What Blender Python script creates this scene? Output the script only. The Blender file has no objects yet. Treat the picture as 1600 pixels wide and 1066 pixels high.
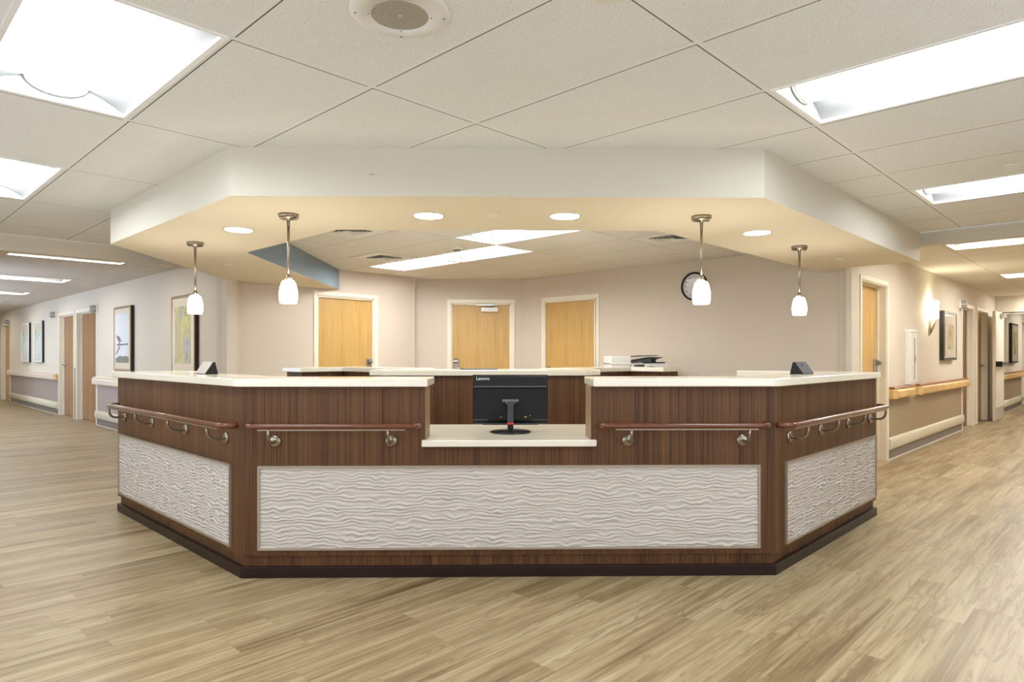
import bpy, bmesh, math, random
from mathutils import Vector, Matrix, noise
random.seed(7)
PI = math.pi
R2 = math.sqrt(2.0)
R45 = PI / 4
COL = bpy.context.scene.collection


# ---------------------------------------------------------------- geometry of the place
# p = x + y grows along the right-hand corridor, q = y - x along the left-hand corridor
def pq(p, q, z=0.0):
    return Vector(((p - q) / 2.0, (p + q) / 2.0, z))


CEIL = 2.44
SOFFIT = 2.16


def lin(c):
    out = []
    for v in c:
        v = v / 255.0
        out.append(v / 12.92 if v <= 0.04045 else ((v + 0.055) / 1.055) ** 2.4)
    return (out[0], out[1], out[2], 1.0)


# ---------------------------------------------------------------- mesh builder
class MB:
    def __init__(self):
        self.bm = bmesh.new()

    def box(self, x0, x1, y0, y1, z0, z1):
        v = [self.bm.verts.new(c) for c in ((x0, y0, z0), (x1, y0, z0), (x1, y1, z0), (x0, y1, z0),
                                            (x0, y0, z1), (x1, y0, z1), (x1, y1, z1), (x0, y1, z1))]
        for f in ((3, 2, 1, 0), (4, 5, 6, 7), (0, 1, 5, 4), (1, 2, 6, 5), (2, 3, 7, 6), (3, 0, 4, 7)):
            self.bm.faces.new([v[i] for i in f])
        return self

    def prism(self, poly, z0, z1):
        n = len(poly)
        a = [self.bm.verts.new((x, y, z0)) for x, y in poly]
        b = [self.bm.verts.new((x, y, z1)) for x, y in poly]
        area = sum(poly[i][0] * poly[(i + 1) % n][1] - poly[(i + 1) % n][0] * poly[i][1] for i in range(n))
        if area < 0:
            a.reverse(); b.reverse()
        self.bm.faces.new(list(reversed(a)))
        self.bm.faces.new(b)
        for i in range(n):
            j = (i + 1) % n
            self.bm.faces.new((a[i], a[j], b[j], b[i]))
        return self

    def extrude_x(self, prof, x0, x1, smooth=False):
        """prof: closed list of (y, z)."""
        n = len(prof)
        a = [self.bm.verts.new((x0, y, z)) for y, z in prof]
        b = [self.bm.verts.new((x1, y, z)) for y, z in prof]
        fs = [self.bm.faces.new(a), self.bm.faces.new(list(reversed(b)))]
        for i in range(n):
            j = (i + 1) % n
            f = self.bm.faces.new((a[j], a[i], b[i], b[j]))
            f.smooth = smooth
        bmesh.ops.recalc_face_normals(self.bm, faces=list({f for v in a + b for f in v.link_faces}))
        return self

    def extrude_y(self, prof, y0, y1, smooth=False):
        """prof: closed list of (x, z)."""
        n = len(prof)
        a = [self.bm.verts.new((x, y0, z)) for x, z in prof]
        b = [self.bm.verts.new((x, y1, z)) for x, z in prof]
        self.bm.faces.new(a); self.bm.faces.new(list(reversed(b)))
        for i in range(n):
            j = (i + 1) % n
            f = self.bm.faces.new((a[j], a[i], b[i], b[j]))
            f.smooth = smooth
        bmesh.ops.recalc_face_normals(self.bm, faces=list({f for v in a + b for f in v.link_faces}))
        return self

    def lathe(self, prof, c=(0, 0, 0), n=32, axis='z', cap=True):
        """prof: list of (radius, height)."""
        rings = []
        for r, h in prof:
            ring = []
            for i in range(n):
                t = 2 * PI * i / n
                a, b = r * math.cos(t), r * math.sin(t)
                if axis == 'z':
                    co = (c[0] + a, c[1] + b, c[2] + h)
                elif axis == 'y':
                    co = (c[0] + a, c[1] + h, c[2] + b)
                else:
                    co = (c[0] + h, c[1] + a, c[2] + b)
                ring.append(self.bm.verts.new(co))
            rings.append(ring)
        fs = []
        for k in range(len(rings) - 1):
            for i in range(n):
                j = (i + 1) % n
                f = self.bm.faces.new((rings[k][i], rings[k][j], rings[k + 1][j], rings[k + 1][i]))
                f.smooth = True
                fs.append(f)
        if cap:
            for ring in (rings[0], rings[-1]):
                fs.append(self.bm.faces.new(ring))
        bmesh.ops.recalc_face_normals(self.bm, faces=fs)
        return self

    def tube(self, pts, r, n=12):
        pts = [Vector(p) for p in pts]
        rr = r if isinstance(r, (list, tuple)) else [r] * len(pts)
        rings = []
        up = None
        for i, p in enumerate(pts):
            d = (pts[min(i + 1, len(pts) - 1)] - pts[max(i - 1, 0)]).normalized()
            if up is None:
                up = d.orthogonal().normalized()
            else:
                up = (up - d * up.dot(d)).normalized()
            s = d.cross(up)
            rings.append([self.bm.verts.new(p + (up * math.cos(2 * PI * k / n) + s * math.sin(2 * PI * k / n)) * rr[i]) for k in range(n)])
        fs = []
        for k in range(len(rings) - 1):
            for i in range(n):
                j = (i + 1) % n
                f = self.bm.faces.new((rings[k][i], rings[k][j], rings[k + 1][j], rings[k + 1][i]))
                f.smooth = True
                fs.append(f)
        fs.append(self.bm.faces.new(rings[0])); fs.append(self.bm.faces.new(rings[-1]))
        bmesh.ops.recalc_face_normals(self.bm, faces=fs)
        return self

    def quad(self, a, b, c, d):
        self.bm.faces.new([self.bm.verts.new(v) for v in (a, b, c, d)])
        return self

    def build(self, name, mat, parent=None, loc=(0, 0, 0), rotz=0.0, bevel=0.0, seg=2):
        me = bpy.data.meshes.new(name)
        self.bm.to_mesh(me)
        self.bm.free()
        o = bpy.data.objects.new(name, me)
        COL.objects.link(o)
        if mat is not None:
            me.materials.append(mat)
        o.location = loc
        o.rotation_euler = (0, 0, rotz)
        if parent is not None:
            o.parent = parent
        if bevel:
            m = o.modifiers.new('edge_rounding', 'BEVEL')
            m.width = bevel; m.segments = seg; m.limit_method = 'ANGLE'; m.angle_limit = math.radians(30)
        return o


def text_object(name, body, size, mat, parent, loc, rot, extrude=0.0005, align='CENTER'):
    cu = bpy.data.curves.new(name, 'FONT')
    cu.body = body; cu.size = size; cu.extrude = extrude
    cu.align_x = align; cu.align_y = 'CENTER'
    tmp = bpy.data.objects.new('lettering', cu)
    COL.objects.link(tmp)
    me = bpy.data.meshes.new_from_object(tmp.evaluated_get(bpy.context.evaluated_depsgraph_get()))
    bpy.data.objects.remove(tmp)
    bpy.data.curves.remove(cu)
    me.name = name
    me.materials.clear(); me.materials.append(mat)
    o = bpy.data.objects.new(name, me)
    COL.objects.link(o)
    o.location = loc; o.rotation_euler = rot
    if parent is not None:
        o.parent = parent
    return o


def tag(o, label=None, cat=None, group=None, kind=None):
    if label: o['label'] = label
    if cat: o['category'] = cat
    if group: o['group'] = group
    if kind: o['kind'] = kind
    return o


def thing(name, label, cat, loc=(0, 0, 0), rotz=0.0, group=None, kind=None):
    o = bpy.data.objects.new(name, None)
    o.empty_display_size = 0.05
    COL.objects.link(o)
    o.location = loc; o.rotation_euler = (0, 0, rotz)
    return tag(o, label, cat, group, kind)


def dup(root, loc, rotz, label):
    r = root.copy(); COL.objects.link(r)
    r.location = loc; r.rotation_euler = (0, 0, rotz)
    r['label'] = label
    for ch in list(root.children):
        c = ch.copy(); COL.objects.link(c); c.parent = r
        for g in list(ch.children):
            d = g.copy(); COL.objects.link(d); d.parent = c
    return r


# ---------------------------------------------------------------- materials
class N:
    def __init__(self, name):
        self.m = bpy.data.materials.new(name)
        self.m.use_nodes = True
        self.t = self.m.node_tree
        self.b = self.t.nodes['Principled BSDF']

    def n(self, typ, **kw):
        nd = self.t.nodes.new(typ)
        for k, v in kw.items():
            if k.startswith('i_'):
                nd.inputs[k[2:].replace('_', ' ')].default_value = v
            else:
                setattr(nd, k, v)
        return nd

    def l(self, a, b):
        self.t.links.new(a, b)

    def coords(self, scale=(1, 1, 1), offset=(0, 0, 0)):
        tc = self.n('ShaderNodeTexCoord')
        mp = self.n('ShaderNodeMapping')
        mp.inputs['Scale'].default_value = scale
        mp.inputs['Location'].default_value = offset
        self.l(tc.outputs['Object'], mp.inputs['Vector'])
        return mp.outputs['Vector']

    def math(self, op, a, b=None, c=None):
        nd = self.n('ShaderNodeMath', operation=op)
        for i, v in enumerate((a, b, c)):
            if v is None: continue
            if isinstance(v, (int, float)): nd.inputs[i].default_value = v
            else: self.l(v, nd.inputs[i])
        return nd.outputs[0]

    def ramp(self, fac, stops):
        r = self.n('ShaderNodeValToRGB')
        e = r.color_ramp.elements
        while len(e) < len(stops): e.new(0.5)
        for i, (p, c) in enumerate(stops):
            e[i].position = p; e[i].color = c
        self.l(fac, r.inputs['Fac'])
        return r.outputs['Color']

    def mix(self, fac, a, b, blend='MIX'):
        nd = self.n('ShaderNodeMix', data_type='RGBA', blend_type=blend)
        for i, v in ((0, fac), (6, a), (7, b)):
            if isinstance(v, (int, float, tuple)): nd.inputs[i].default_value = v
            else: self.l(v, nd.inputs[i])
        return nd.outputs[2]

    def bump(self, h, strength=0.2, dist=0.002):
        nd = self.n('ShaderNodeBump')
        nd.inputs['Strength'].default_value = strength
        nd.inputs['Distance'].default_value = dist
        self.l(h, nd.inputs['Height'])
        self.l(nd.outputs['Normal'], self.b.inputs['Normal'])


def plain(name, rgb, rough=0.5, metal=0.0, coat=0.0, var=0.04, nscale=6.0, bump=0.0, bscale=60.0, spec=0.5):
    k = N(name)
    c = lin(rgb)
    b = k.b
    b.inputs['Roughness'].default_value = rough
    b.inputs['Metallic'].default_value = metal
    b.inputs['Specular IOR Level'].default_value = spec
    b.inputs['Coat Weight'].default_value = coat
    b.inputs['Coat Roughness'].default_value = 0.05
    v = k.coords()
    nz = k.n('ShaderNodeTexNoise')
    nz.inputs['Scale'].default_value = nscale
    nz.inputs['Detail'].default_value = 3
    k.l(v, nz.inputs['Vector'])
    lo = tuple(x * (1 - var) for x in c[:3]) + (1,)
    hi = tuple(min(1, x * (1 + var)) for x in c[:3]) + (1,)
    k.l(k.ramp(nz.outputs['Fac'], [(0.3, lo), (0.7, hi)]), b.inputs['Base Color'])
    if bump:
        n2 = k.n('ShaderNodeTexNoise')
        n2.inputs['Scale'].default_value = bscale
        k.l(v, n2.inputs['Vector'])
        k.bump(n2.outputs['Fac'], bump, 0.001)
    return k.m


def emit(name, rgb, strength):
    k = N(name)
    k.b.inputs['Base Color'].default_value = (0.8, 0.8, 0.8, 1)
    k.b.inputs['Emission Color'].default_value = lin(rgb)
    k.b.inputs['Emission Strength'].default_value = strength
    k.b.inputs['Roughness'].default_value = 0.6
    return k.m


def wood_vertical(name, dark, light, fx=160.0, fz=1.2, rough=0.42, streak=0.5, axis='x', coat=0.0):
    """fine straight grain running along local z"""
    k = N(name)
    sc = (fx, fx, fz)
    v = k.coords(sc)
    a = k.n('ShaderNodeTexNoise'); a.inputs['Scale'].default_value = 1.0; a.inputs['Detail'].default_value = 4; a.inputs['Roughness'].default_value = 0.7
    k.l(v, a.inputs['Vector'])
    v2 = k.coords((fx * 0.12, fx * 0.12, fz * 0.4), (3.1, 1.7, 0.4))
    b = k.n('ShaderNodeTexNoise'); b.inputs['Scale'].default_value = 1.0; b.inputs['Detail'].default_value = 3
    k.l(v2, b.inputs['Vector'])
    f = k.math('ADD', k.math('MULTIPLY', a.outputs['Fac'], streak), k.math('MULTIPLY', b.outputs['Fac'], 1 - streak))
    d, l = lin(dark), lin(light)
    mid = tuple((d[i] + l[i]) / 2 * 0.95 for i in range(3)) + (1,)
    k.l(k.ramp(f, [(0.37, d), (0.5, mid), (0.64, l)]), k.b.inputs['Base Color'])
    k.b.inputs['Roughness'].default_value = rough
    k.b.inputs['Coat Weight'].default_value = coat
    k.b.inputs['Specular IOR Level'].default_value = 0.3
    k.bump(a.outputs['Fac'], 0.15, 0.0005)
    return k.m


def door_wood(name):
    k = N(name)
    v = k.coords((1, 1, 1))
    # cathedral figure: stretched rings warped by noise
    nz = k.n('ShaderNodeTexNoise'); nz.inputs['Scale'].default_value = 1.0; nz.inputs['Detail'].default_value = 2
    k.l(k.coords((3.0, 3.0, 0.6)), nz.inputs['Vector'])
    fine = k.n('ShaderNodeTexNoise'); fine.inputs['Scale'].default_value = 1.0; fine.inputs['Detail'].default_value = 4
    k.l(k.coords((70, 70, 1.6)), fine.inputs['Vector'])
    sep = k.n('ShaderNodeSeparateXYZ'); k.l(v, sep.inputs[0])
    # chevron strips: |frac(x/0.3)-0.5| drives peaks in z
    fx = k.math('FRACT', k.math('DIVIDE', k.math('ADD', sep.outputs['X'], 0.05), 0.30))
    tri = k.math('ABSOLUTE', k.math('SUBTRACT', fx, 0.5))
    ph = k.math('ADD', k.math('MULTIPLY', sep.outputs['Z'], 3.0), k.math('MULTIPLY', tri, 16.0))
    ph = k.math('ADD', ph, k.math('MULTIPLY', nz.outputs['Fac'], 6.0))
    wv = k.math('ADD', k.math('MULTIPLY', k.math('SINE', k.math('MULTIPLY', ph, 4.0)), 0.5), 0.5)
    wv = k.math('POWER', wv, 3.0)
    near = k.math('SUBTRACT', 1.0, k.math('MINIMUM', k.math('MULTIPLY', tri, 5.0), 1.0))
    wv = k.math('MULTIPLY', wv, near)
    base = k.ramp(fine.outputs['Fac'], [(0.3, lin((188, 149, 84))), (0.7, lin((206, 170, 104)))])
    k.l(k.mix(k.math('MULTIPLY', wv, 0.45), base, lin((150, 106, 50))), k.b.inputs['Base Color'])
    k.b.inputs['Roughness'].default_value = 0.38
    return k.m


def floor_material():
    k = N('oak_plank_floor')
    W, L = 0.152, 1.22
    tc = k.n('ShaderNodeTexCoord')
    sep = k.n('ShaderNodeSeparateXYZ'); k.l(tc.outputs['Object'], sep.inputs[0])
    row = k.math('FLOOR', k.math('DIVIDE', sep.outputs['Y'], W))
    wn = k.n('ShaderNodeTexWhiteNoise', noise_dimensions='1D'); k.l(row, wn.inputs['W'])
    xs = k.math('ADD', k.math('DIVIDE', sep.outputs['X'], L), wn.outputs['Value'])
    colm = k.math('FLOOR', xs)
    cid = k.n('ShaderNodeCombineXYZ'); k.l(row, cid.inputs[0]); k.l(colm, cid.inputs[1])
    w2 = k.n('ShaderNodeTexWhiteNoise', noise_dimensions='3D'); k.l(cid.outputs[0], w2.inputs['Vector'])
    rnd = w2.outputs['Value']
    # per-plank shifted coordinates
    off = k.n('ShaderNodeVectorMath', operation='SCALE'); k.l(w2.outputs['Color'], off.inputs[0]); off.inputs['Scale'].default_value = 40.0
    add = k.n('ShaderNodeVectorMath', operation='ADD'); k.l(tc.outputs['Object'], add.inputs[0]); k.l(off.outputs[0], add.inputs[1])

    def nz(scale, vec_scale, detail=3, dist=0.0, rough=0.55):
        mp = k.n('ShaderNodeMapping'); mp.inputs['Scale'].default_value = vec_scale
        k.l(add.outputs[0], mp.inputs['Vector'])
        t = k.n('ShaderNodeTexNoise'); t.inputs['Scale'].default_value = scale; t.inputs['Detail'].default_value = detail
        t.inputs['Distortion'].default_value = dist; t.inputs['Roughness'].default_value = rough
        k.l(mp.outputs[0], t.inputs['Vector'])
        return t.outputs['Fac']
    broad = nz(1.0, (0.7, 8.5, 1), 3, 0.5)
    streak = nz(1.0, (0.95, 40.0, 1), 4, 0.6, 0.65)
    figure = nz(1.0, (1.1, 12.0, 1), 3, 1.1)
    f = k.math('ADD', k.math('MULTIPLY', broad, 0.45), k.math('MULTIPLY', streak, 0.55))
    f = k.math('ADD', f, k.math('MULTIPLY', k.math('SUBTRACT', rnd, 0.5), 0.09))
    base = k.ramp(f, [(0.32, lin((102, 82, 53))), (0.43, lin((136, 115, 80))), (0.53, lin((163, 144, 107))), (0.66, lin((184, 168, 133)))])
    vein = k.math('SUBTRACT', 1.0, k.math('MINIMUM', k.math('MULTIPLY', k.math('ABSOLUTE', k.math('SUBTRACT', figure, 0.5)), 26.0), 1.0))
    vein = k.math('MULTIPLY', vein, k.math('MULTIPLY', k.math('GREATER_THAN', streak, 0.46), 0.55))
    c = k.mix(vein, base, lin((112, 86, 56)))
    # joints
    fy = k.math('FRACT', k.math('DIVIDE', sep.outputs['Y'], W))
    fx = k.math('FRACT', xs)
    jy = k.math('LESS_THAN', fy, 0.012)
    jx = k.math('LESS_THAN', fx, 0.0018)
    j = k.math('MAXIMUM', jy, jx)
    c = k.mix(k.math('MULTIPLY', j, 0.35), c, lin((95, 72, 48)))
    k.l(c, k.b.inputs['Base Color'])
    rg = k.math('ADD', 0.30, k.math('MULTIPLY', streak, 0.16))
    k.l(rg, k.b.inputs['Roughness'])
    k.b.inputs['Specular IOR Level'].default_value = 0.5
    k.bump(k.math('SUBTRACT', streak, j), 0.06, 0.001)
    return k.m


def ceiling_material(name, pitch_x, pitch_y, off_x, off_y, rgb=(235, 236, 233)):
    """lay-in acoustic tile: speckled panels, flush T-bars with a painted shadow line along one edge"""
    k = N(name)
    tc = k.n('ShaderNodeTexCoord')
    sep = k.n('ShaderNodeSeparateXYZ'); k.l(tc.outputs['Object'], sep.inputs[0])
    x = k.math('MULTIPLY', k.math('FRACT', k.math('DIVIDE', k.math('SUBTRACT', sep.outputs['X'], off_x), pitch_x)), pitch_x)
    y = k.math('MULTIPLY', k.math('FRACT', k.math('DIVIDE', k.math('SUBTRACT', sep.outputs['Y'], off_y), pitch_y)), pitch_y)

    def band(v, pitch, lo, hi):   # 1 inside lo..hi, lo may be negative (wraps)
        if lo < 0:
            return k.math('MAXIMUM', k.math('LESS_THAN', v, hi), k.math('GREATER_THAN', v, pitch + lo))
        return k.math('MULTIPLY', k.math('GREATER_THAN', v, lo), k.math('LESS_THAN', v, hi))
    bar = k.math('MAXIMUM', band(x, pitch_x, -0.012, 0.012), band(y, pitch_y, -0.012, 0.012))
    gap_shadow = k.math('MAXIMUM', band(x, pitch_x, 0.012, 0.0178), band(y, pitch_y, 0.012, 0.0178))  # shadow of the tile recess, painted along one side of each bar
    gap_shadow = k.math('MULTIPLY', gap_shadow, k.math('SUBTRACT', 1.0, k.math('MULTIPLY', bar, 1.0)))
    n1 = k.n('ShaderNodeTexNoise'); n1.inputs['Scale'].default_value = 190.0; n1.inputs['Detail'].default_value = 2.0
    k.l(tc.outputs['Object'], n1.inputs['Vector'])
    n2 = k.n('ShaderNodeTexNoise'); n2.inputs['Scale'].default_value = 1.2
    k.l(tc.outputs['Object'], n2.inputs['Vector'])
    c = lin(rgb)
    speck = k.math('GREATER_THAN', n1.outputs['Fac'], 0.635)
    base = k.ramp(n2.outputs['Fac'], [(0.3, tuple(v * 0.965 for v in c[:3]) + (1,)), (0.7, c)])
    base = k.mix(k.math('MULTIPLY', speck, 0.5), base, lin((112, 104, 90)))
    base = k.mix(bar, base, tuple(v * 0.99 for v in c[:3]) + (1,))
    base = k.mix(k.math('MULTIPLY', gap_shadow, 0.92), base, lin((84, 76, 60)))
    k.l(base, k.b.inputs['Base Color'])
    k.b.inputs['Roughness'].default_value = 0.9
    k.b.inputs['Specular IOR Level'].default_value = 0.2
    k.bump(n1.outputs['Fac'], 0.12, 0.001)
    return k.m


def abstract_art(name, stops, seed, scale=3.0):
    k = N(name)
    v = k.coords((scale, scale, scale * 0.7), (seed, seed * 2.0, seed * 0.3))
    a = k.n('ShaderNodeTexNoise'); a.inputs['Scale'].default_value = 1.0; a.inputs['Detail'].default_value = 5; a.inputs['Distortion'].default_value = 0.8
    k.l(v, a.inputs['Vector'])
    w = k.coords((scale * 5, scale * 5, scale * 0.8), (seed, 0, 0))
    b = k.n('ShaderNodeTexNoise'); b.inputs['Scale'].default_value = 1.0; b.inputs['Detail'].default_value = 3
    k.l(w, b.inputs['Vector'])
    f = k.math('ADD', k.math('MULTIPLY', a.outputs['Fac'], 0.85), k.math('MULTIPLY', b.outputs['Fac'], 0.15))
    k.l(k.ramp(f, stops), k.b.inputs['Base Color'])
    k.b.inputs['Roughness'].default_value = 0.5
    k.b.inputs['Coat Weight'].default_value = 1.0
    k.b.inputs['Coat Roughness'].default_value = 0.02
    return k.m


M = {}
M['wall'] = plain('wall_paint_greige', (214, 204, 187), 0.75, bump=0.05, bscale=180, var=0.012, nscale=1.5)
M['alcove'] = plain('wall_paint_warm_greige', (209, 197, 180), 0.75, bump=0.05, bscale=180, var=0.012, nscale=1.5)
M['soffit'] = plain('soffit_paint_cream', (209, 204, 189), 0.75, var=0.01, nscale=1.0)
M['soffit_under'] = plain('soffit_underside_tan', (234, 222, 195), 0.75, var=0.012, nscale=1.0)  # underside coloured warmer than the fascia
M['blue'] = plain('accent_paint_slate_blue', (128, 146, 158), 0.7, var=0.01)
M['trim'] = plain('cream_enamel', (233, 226, 208), 0.35, var=0.015)
M['wains_r'] = plain('taupe_wall_vinyl', (160, 141, 115), 0.5, var=0.03, nscale=3)
M['wains_l'] = plain('mauve_taupe_wall_vinyl', (164, 149, 140), 0.5, var=0.03, nscale=3)
M['bumper'] = plain('cream_bumper_vinyl', (214, 206, 182), 0.45, var=0.02)
M['base'] = plain('grey_rubber_base', (118, 109, 102), 0.4, var=0.05, nscale=14)
M['sealant'] = plain('white_sealant', (240, 238, 232), 0.3)
M['rail_wood'] = wood_vertical('maple_handrail', (208, 170, 108), (226, 192, 132), 40, 40, 0.4)
M['rail_cap'] = plain('brown_handrail_cap', (150, 96, 66), 0.3, var=0.06, nscale=20)
M['rail_pale'] = plain('pale_handrail_vinyl', (222, 206, 188), 0.35, var=0.02)
M['desk'] = wood_vertical('walnut_laminate', (58, 34, 19), (117, 80, 48), 125, 0.7, 0.5, 0.7)
M['desk_edge_lit'] = wood_vertical('lit_walnut_edge', (133, 107, 80), (150, 124, 96), 60, 1.0, 0.4, 0.4)  # walnut recoloured tan, the lit side put into the colour
M['desk_base'] = plain('espresso_plinth', (36, 19, 13), 0.4, var=0.05, nscale=20, spec=0.3)
M['counter'] = plain('cream_solid_surface', (232, 227, 210), 0.16, var=0.015, nscale=5, coat=0.3)
M['wave'] = plain('sculpted_plaster_panel', (193, 186, 178), 0.6, var=0.012)
M['panel_trim'] = plain('champagne_metal_trim', (176, 165, 148), 0.35, metal=0.6, var=0.02)
M['cherry'] = plain('cherry_handrail', (98, 53, 30), 0.25, var=0.12, nscale=9, coat=0.25)
M['nickel'] = plain('brushed_nickel', (158, 147, 130), 0.3, metal=1.0, var=0.05, nscale=50)
M['steel'] = plain('satin_steel', (178, 178, 178), 0.3, metal=1.0, var=0.03)
M['grey_metal'] = plain('grey_metal_plate', (140, 138, 138), 0.4, metal=0.5, var=0.03)
M['black'] = plain('black_plastic', (15, 15, 16), 0.5, var=0.05, nscale=30, spec=0.3)
M['black_gloss'] = plain('glossy_black_plastic', (13, 13, 14), 0.3, var=0.05, nscale=30, spec=0.35)
M['dark_grey'] = plain('charcoal_plastic', (58, 60, 62), 0.38, var=0.05, nscale=30)
M['mid_grey'] = plain('slate_grey_plastic', (104, 102, 108), 0.35, var=0.04, nscale=30)
M['silver'] = plain('silver_plastic', (196, 190, 182), 0.3, metal=0.3, var=0.03, nscale=30)
M['red'] = plain('red_plastic_ring', (214, 40, 40), 0.35)
M['white'] = plain('white_enamel', (240, 240, 236), 0.4, var=0.01)
M['white_plastic'] = plain('off_white_plastic', (229, 227, 220), 0.45, var=0.015)
M['reflector'] = plain('toned_down_reflector', (182, 182, 181), 0.5, var=0.01)  # white pan darkened in colour so the lamp glow burns out less
M['call_lens'] = plain('smoked_call_lens', (150, 142, 137), 0.35)
M['wedge_grey'] = plain('dull_graphite_plastic', (84, 82, 88), 0.6, var=0.03, spec=0.25)
M['logo'] = plain('silver_lettering', (226, 226, 226), 0.35)
M['door'] = door_wood('honey_maple_veneer')
M['door_brown'] = wood_vertical('brown_maple_veneer', (140, 98, 60), (168, 124, 80), 45, 0.8, 0.22)
M['door_edge'] = plain('brown_door_edge', (122, 82, 48), 0.45, var=0.06, nscale=12)
M['door_white'] = plain('cream_fire_door', (222, 214, 198), 0.45, var=0.015)
M['floor'] = floor_material()
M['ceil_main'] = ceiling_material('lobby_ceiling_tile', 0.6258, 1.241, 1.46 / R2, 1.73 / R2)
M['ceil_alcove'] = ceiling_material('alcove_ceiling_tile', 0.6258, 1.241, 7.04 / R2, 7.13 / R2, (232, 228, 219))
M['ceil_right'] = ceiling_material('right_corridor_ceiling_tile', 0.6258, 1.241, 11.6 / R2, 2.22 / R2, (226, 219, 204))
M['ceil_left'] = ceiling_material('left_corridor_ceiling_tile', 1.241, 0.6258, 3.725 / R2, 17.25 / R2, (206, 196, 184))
M['lens'] = emit('troffer_diffuser', (238, 246, 255), 11.0)
M['lens_left'] = emit('left_corridor_troffer_diffuser', (250, 249, 246), 10.0)
M['lens_alcove'] = emit('alcove_troffer_diffuser', (250, 251, 252), 19.0)
M['lens_corridor'] = emit('corridor_troffer_diffuser', (252, 250, 245), 23.0)
M['pendant'] = emit('opal_pendant_glass', (255, 248, 240), 13.0)
M['downlight'] = emit('downlight_lens', (255, 248, 236), 22.0)
M['sconce'] = emit('sconce_shade_glow', (255, 246, 220), 10.0)
M['lobby_fill'] = emit('lobby_fill_pane', (228, 238, 255), 0.9)  # glow of the added windows behind the camera
M['daylight'] = emit('daylight_pane', (198, 222, 255), 2.4)
M['mirror_frame'] = plain('gold_frame', (150, 122, 82), 0.3, metal=0.8, var=0.05, nscale=30)
M['pewter_frame'] = plain('pewter_frame', (120, 116, 114), 0.3, metal=0.8, var=0.05, nscale=30)
M['white_frame'] = plain('white_frame', (226, 228, 226), 0.35)
M['frame_side'] = plain('black_frame_side', (22, 18, 16), 0.5)
M['mat_board'] = plain('ivory_mat_board', (226, 214, 192), 0.7, coat=1.0, var=0.01)
M['clock_face'] = plain('clock_face', (214, 208, 206), 0.4, coat=0.6, var=0.01)
g = lin
M['art_a'] = abstract_art('art_green_abstract', [(0.30, g((96, 100, 104))), (0.40, g((168, 172, 168))), (0.47, g((188, 176, 96))), (0.54, g((206, 204, 122))), (0.60, g((176, 150, 96))), (0.70, g((214, 216, 206)))], 2.7, 3.6)
M['art_b'] = abstract_art('art_pale_sky', [(0.3, g((206, 216, 226))), (0.5, g((222, 228, 236))), (0.7, g((236, 236, 234)))], 5.1, 1.6)
M['art_c'] = abstract_art('art_green_reflection', [(0.3, g((120, 170, 140))), (0.45, g((196, 222, 206))), (0.6, g((232, 242, 240))), (0.75, g((170, 206, 190)))], 8.3, 5.0)  # green window reflection in the glass, painted as the artwork
M['art_d'] = abstract_art('art_landscape', [(0.3, g((108, 116, 130))), (0.42, g((190, 196, 190))), (0.52, g((214, 200, 150))), (0.6, g((190, 128, 84))), (0.7, g((224, 222, 212)))], 4.4, 5.0)
M['art_e'] = abstract_art('art_ochre_bands', [(0.3, g((88, 84, 60))), (0.45, g((176, 150, 84))), (0.6, g((206, 190, 140))), (0.7, g((120, 92, 70)))], 1.4, 4.0)
M['reflected_green'] = plain('painted_reflection_green', (104, 112, 92), 0.5, var=0.25, nscale=22, coat=1.0)  # colours of the reflection painted into the pale picture
M['reflected_red'] = plain('painted_reflection_red', (136, 92, 84), 0.5, coat=1.0)
M['reflected_grey'] = plain('painted_reflection_grey', (72, 78, 84), 0.5, coat=1.0)


def speaker_grille():
    k = N('perforated_speaker_grille')
    tc = k.n('ShaderNodeTexCoord')
    sep = k.n('ShaderNodeSeparateXYZ'); k.l(tc.outputs['Object'], sep.inputs[0])
    r = k.math('SQRT', k.math('ADD', k.math('POWER', sep.outputs['X'], 2.0), k.math('POWER', sep.outputs['Y'], 2.0)))
    an = k.math('ARCTAN2', sep.outputs['Y'], sep.outputs['X'])
    ring = k.math('DIVIDE', r, 0.0066)
    idx = k.math('FLOOR', ring)
    fr = k.math('SUBTRACT', k.math('FRACT', ring), 0.5)
    fa = k.math('SUBTRACT', k.math('FRACT', k.math('MULTIPLY', an, k.math('MULTIPLY', idx, 6.0 / (2 * PI)))), 0.5)
    d = k.math('SQRT', k.math('ADD', k.math('POWER', fr, 2.0), k.math('POWER', fa, 2.0)))
    hole = k.math('LESS_THAN', d, 0.40)
    k.l(k.mix(hole, lin((222, 214, 196)), lin((38, 30, 24))), k.b.inputs['Base Color'])
    k.b.inputs['Roughness'].default_value = 0.5
    return k.m


M['grille'] = speaker_grille()

# ---------------------------------------------------------------- room shell
def structure(name, mb, mat, label, cat, loc=(0, 0, 0), rotz=0.0, bevel=0.0, parent=None):
    o = mb.build(name, mat, parent, loc, rotz, bevel)
    if parent is None:
        tag(o, label, cat, kind='structure')
    return o


# floor: one sheet laid along the right-hand corridor
structure('floor', MB().quad((-4, -4, 0), (24, -4, 0), (24, 26, 0), (-4, 26, 0)), M['floor'],
          'beige and brown wood plank floor running under the whole lobby', 'floor', (0, 0, 0), R45)

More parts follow.
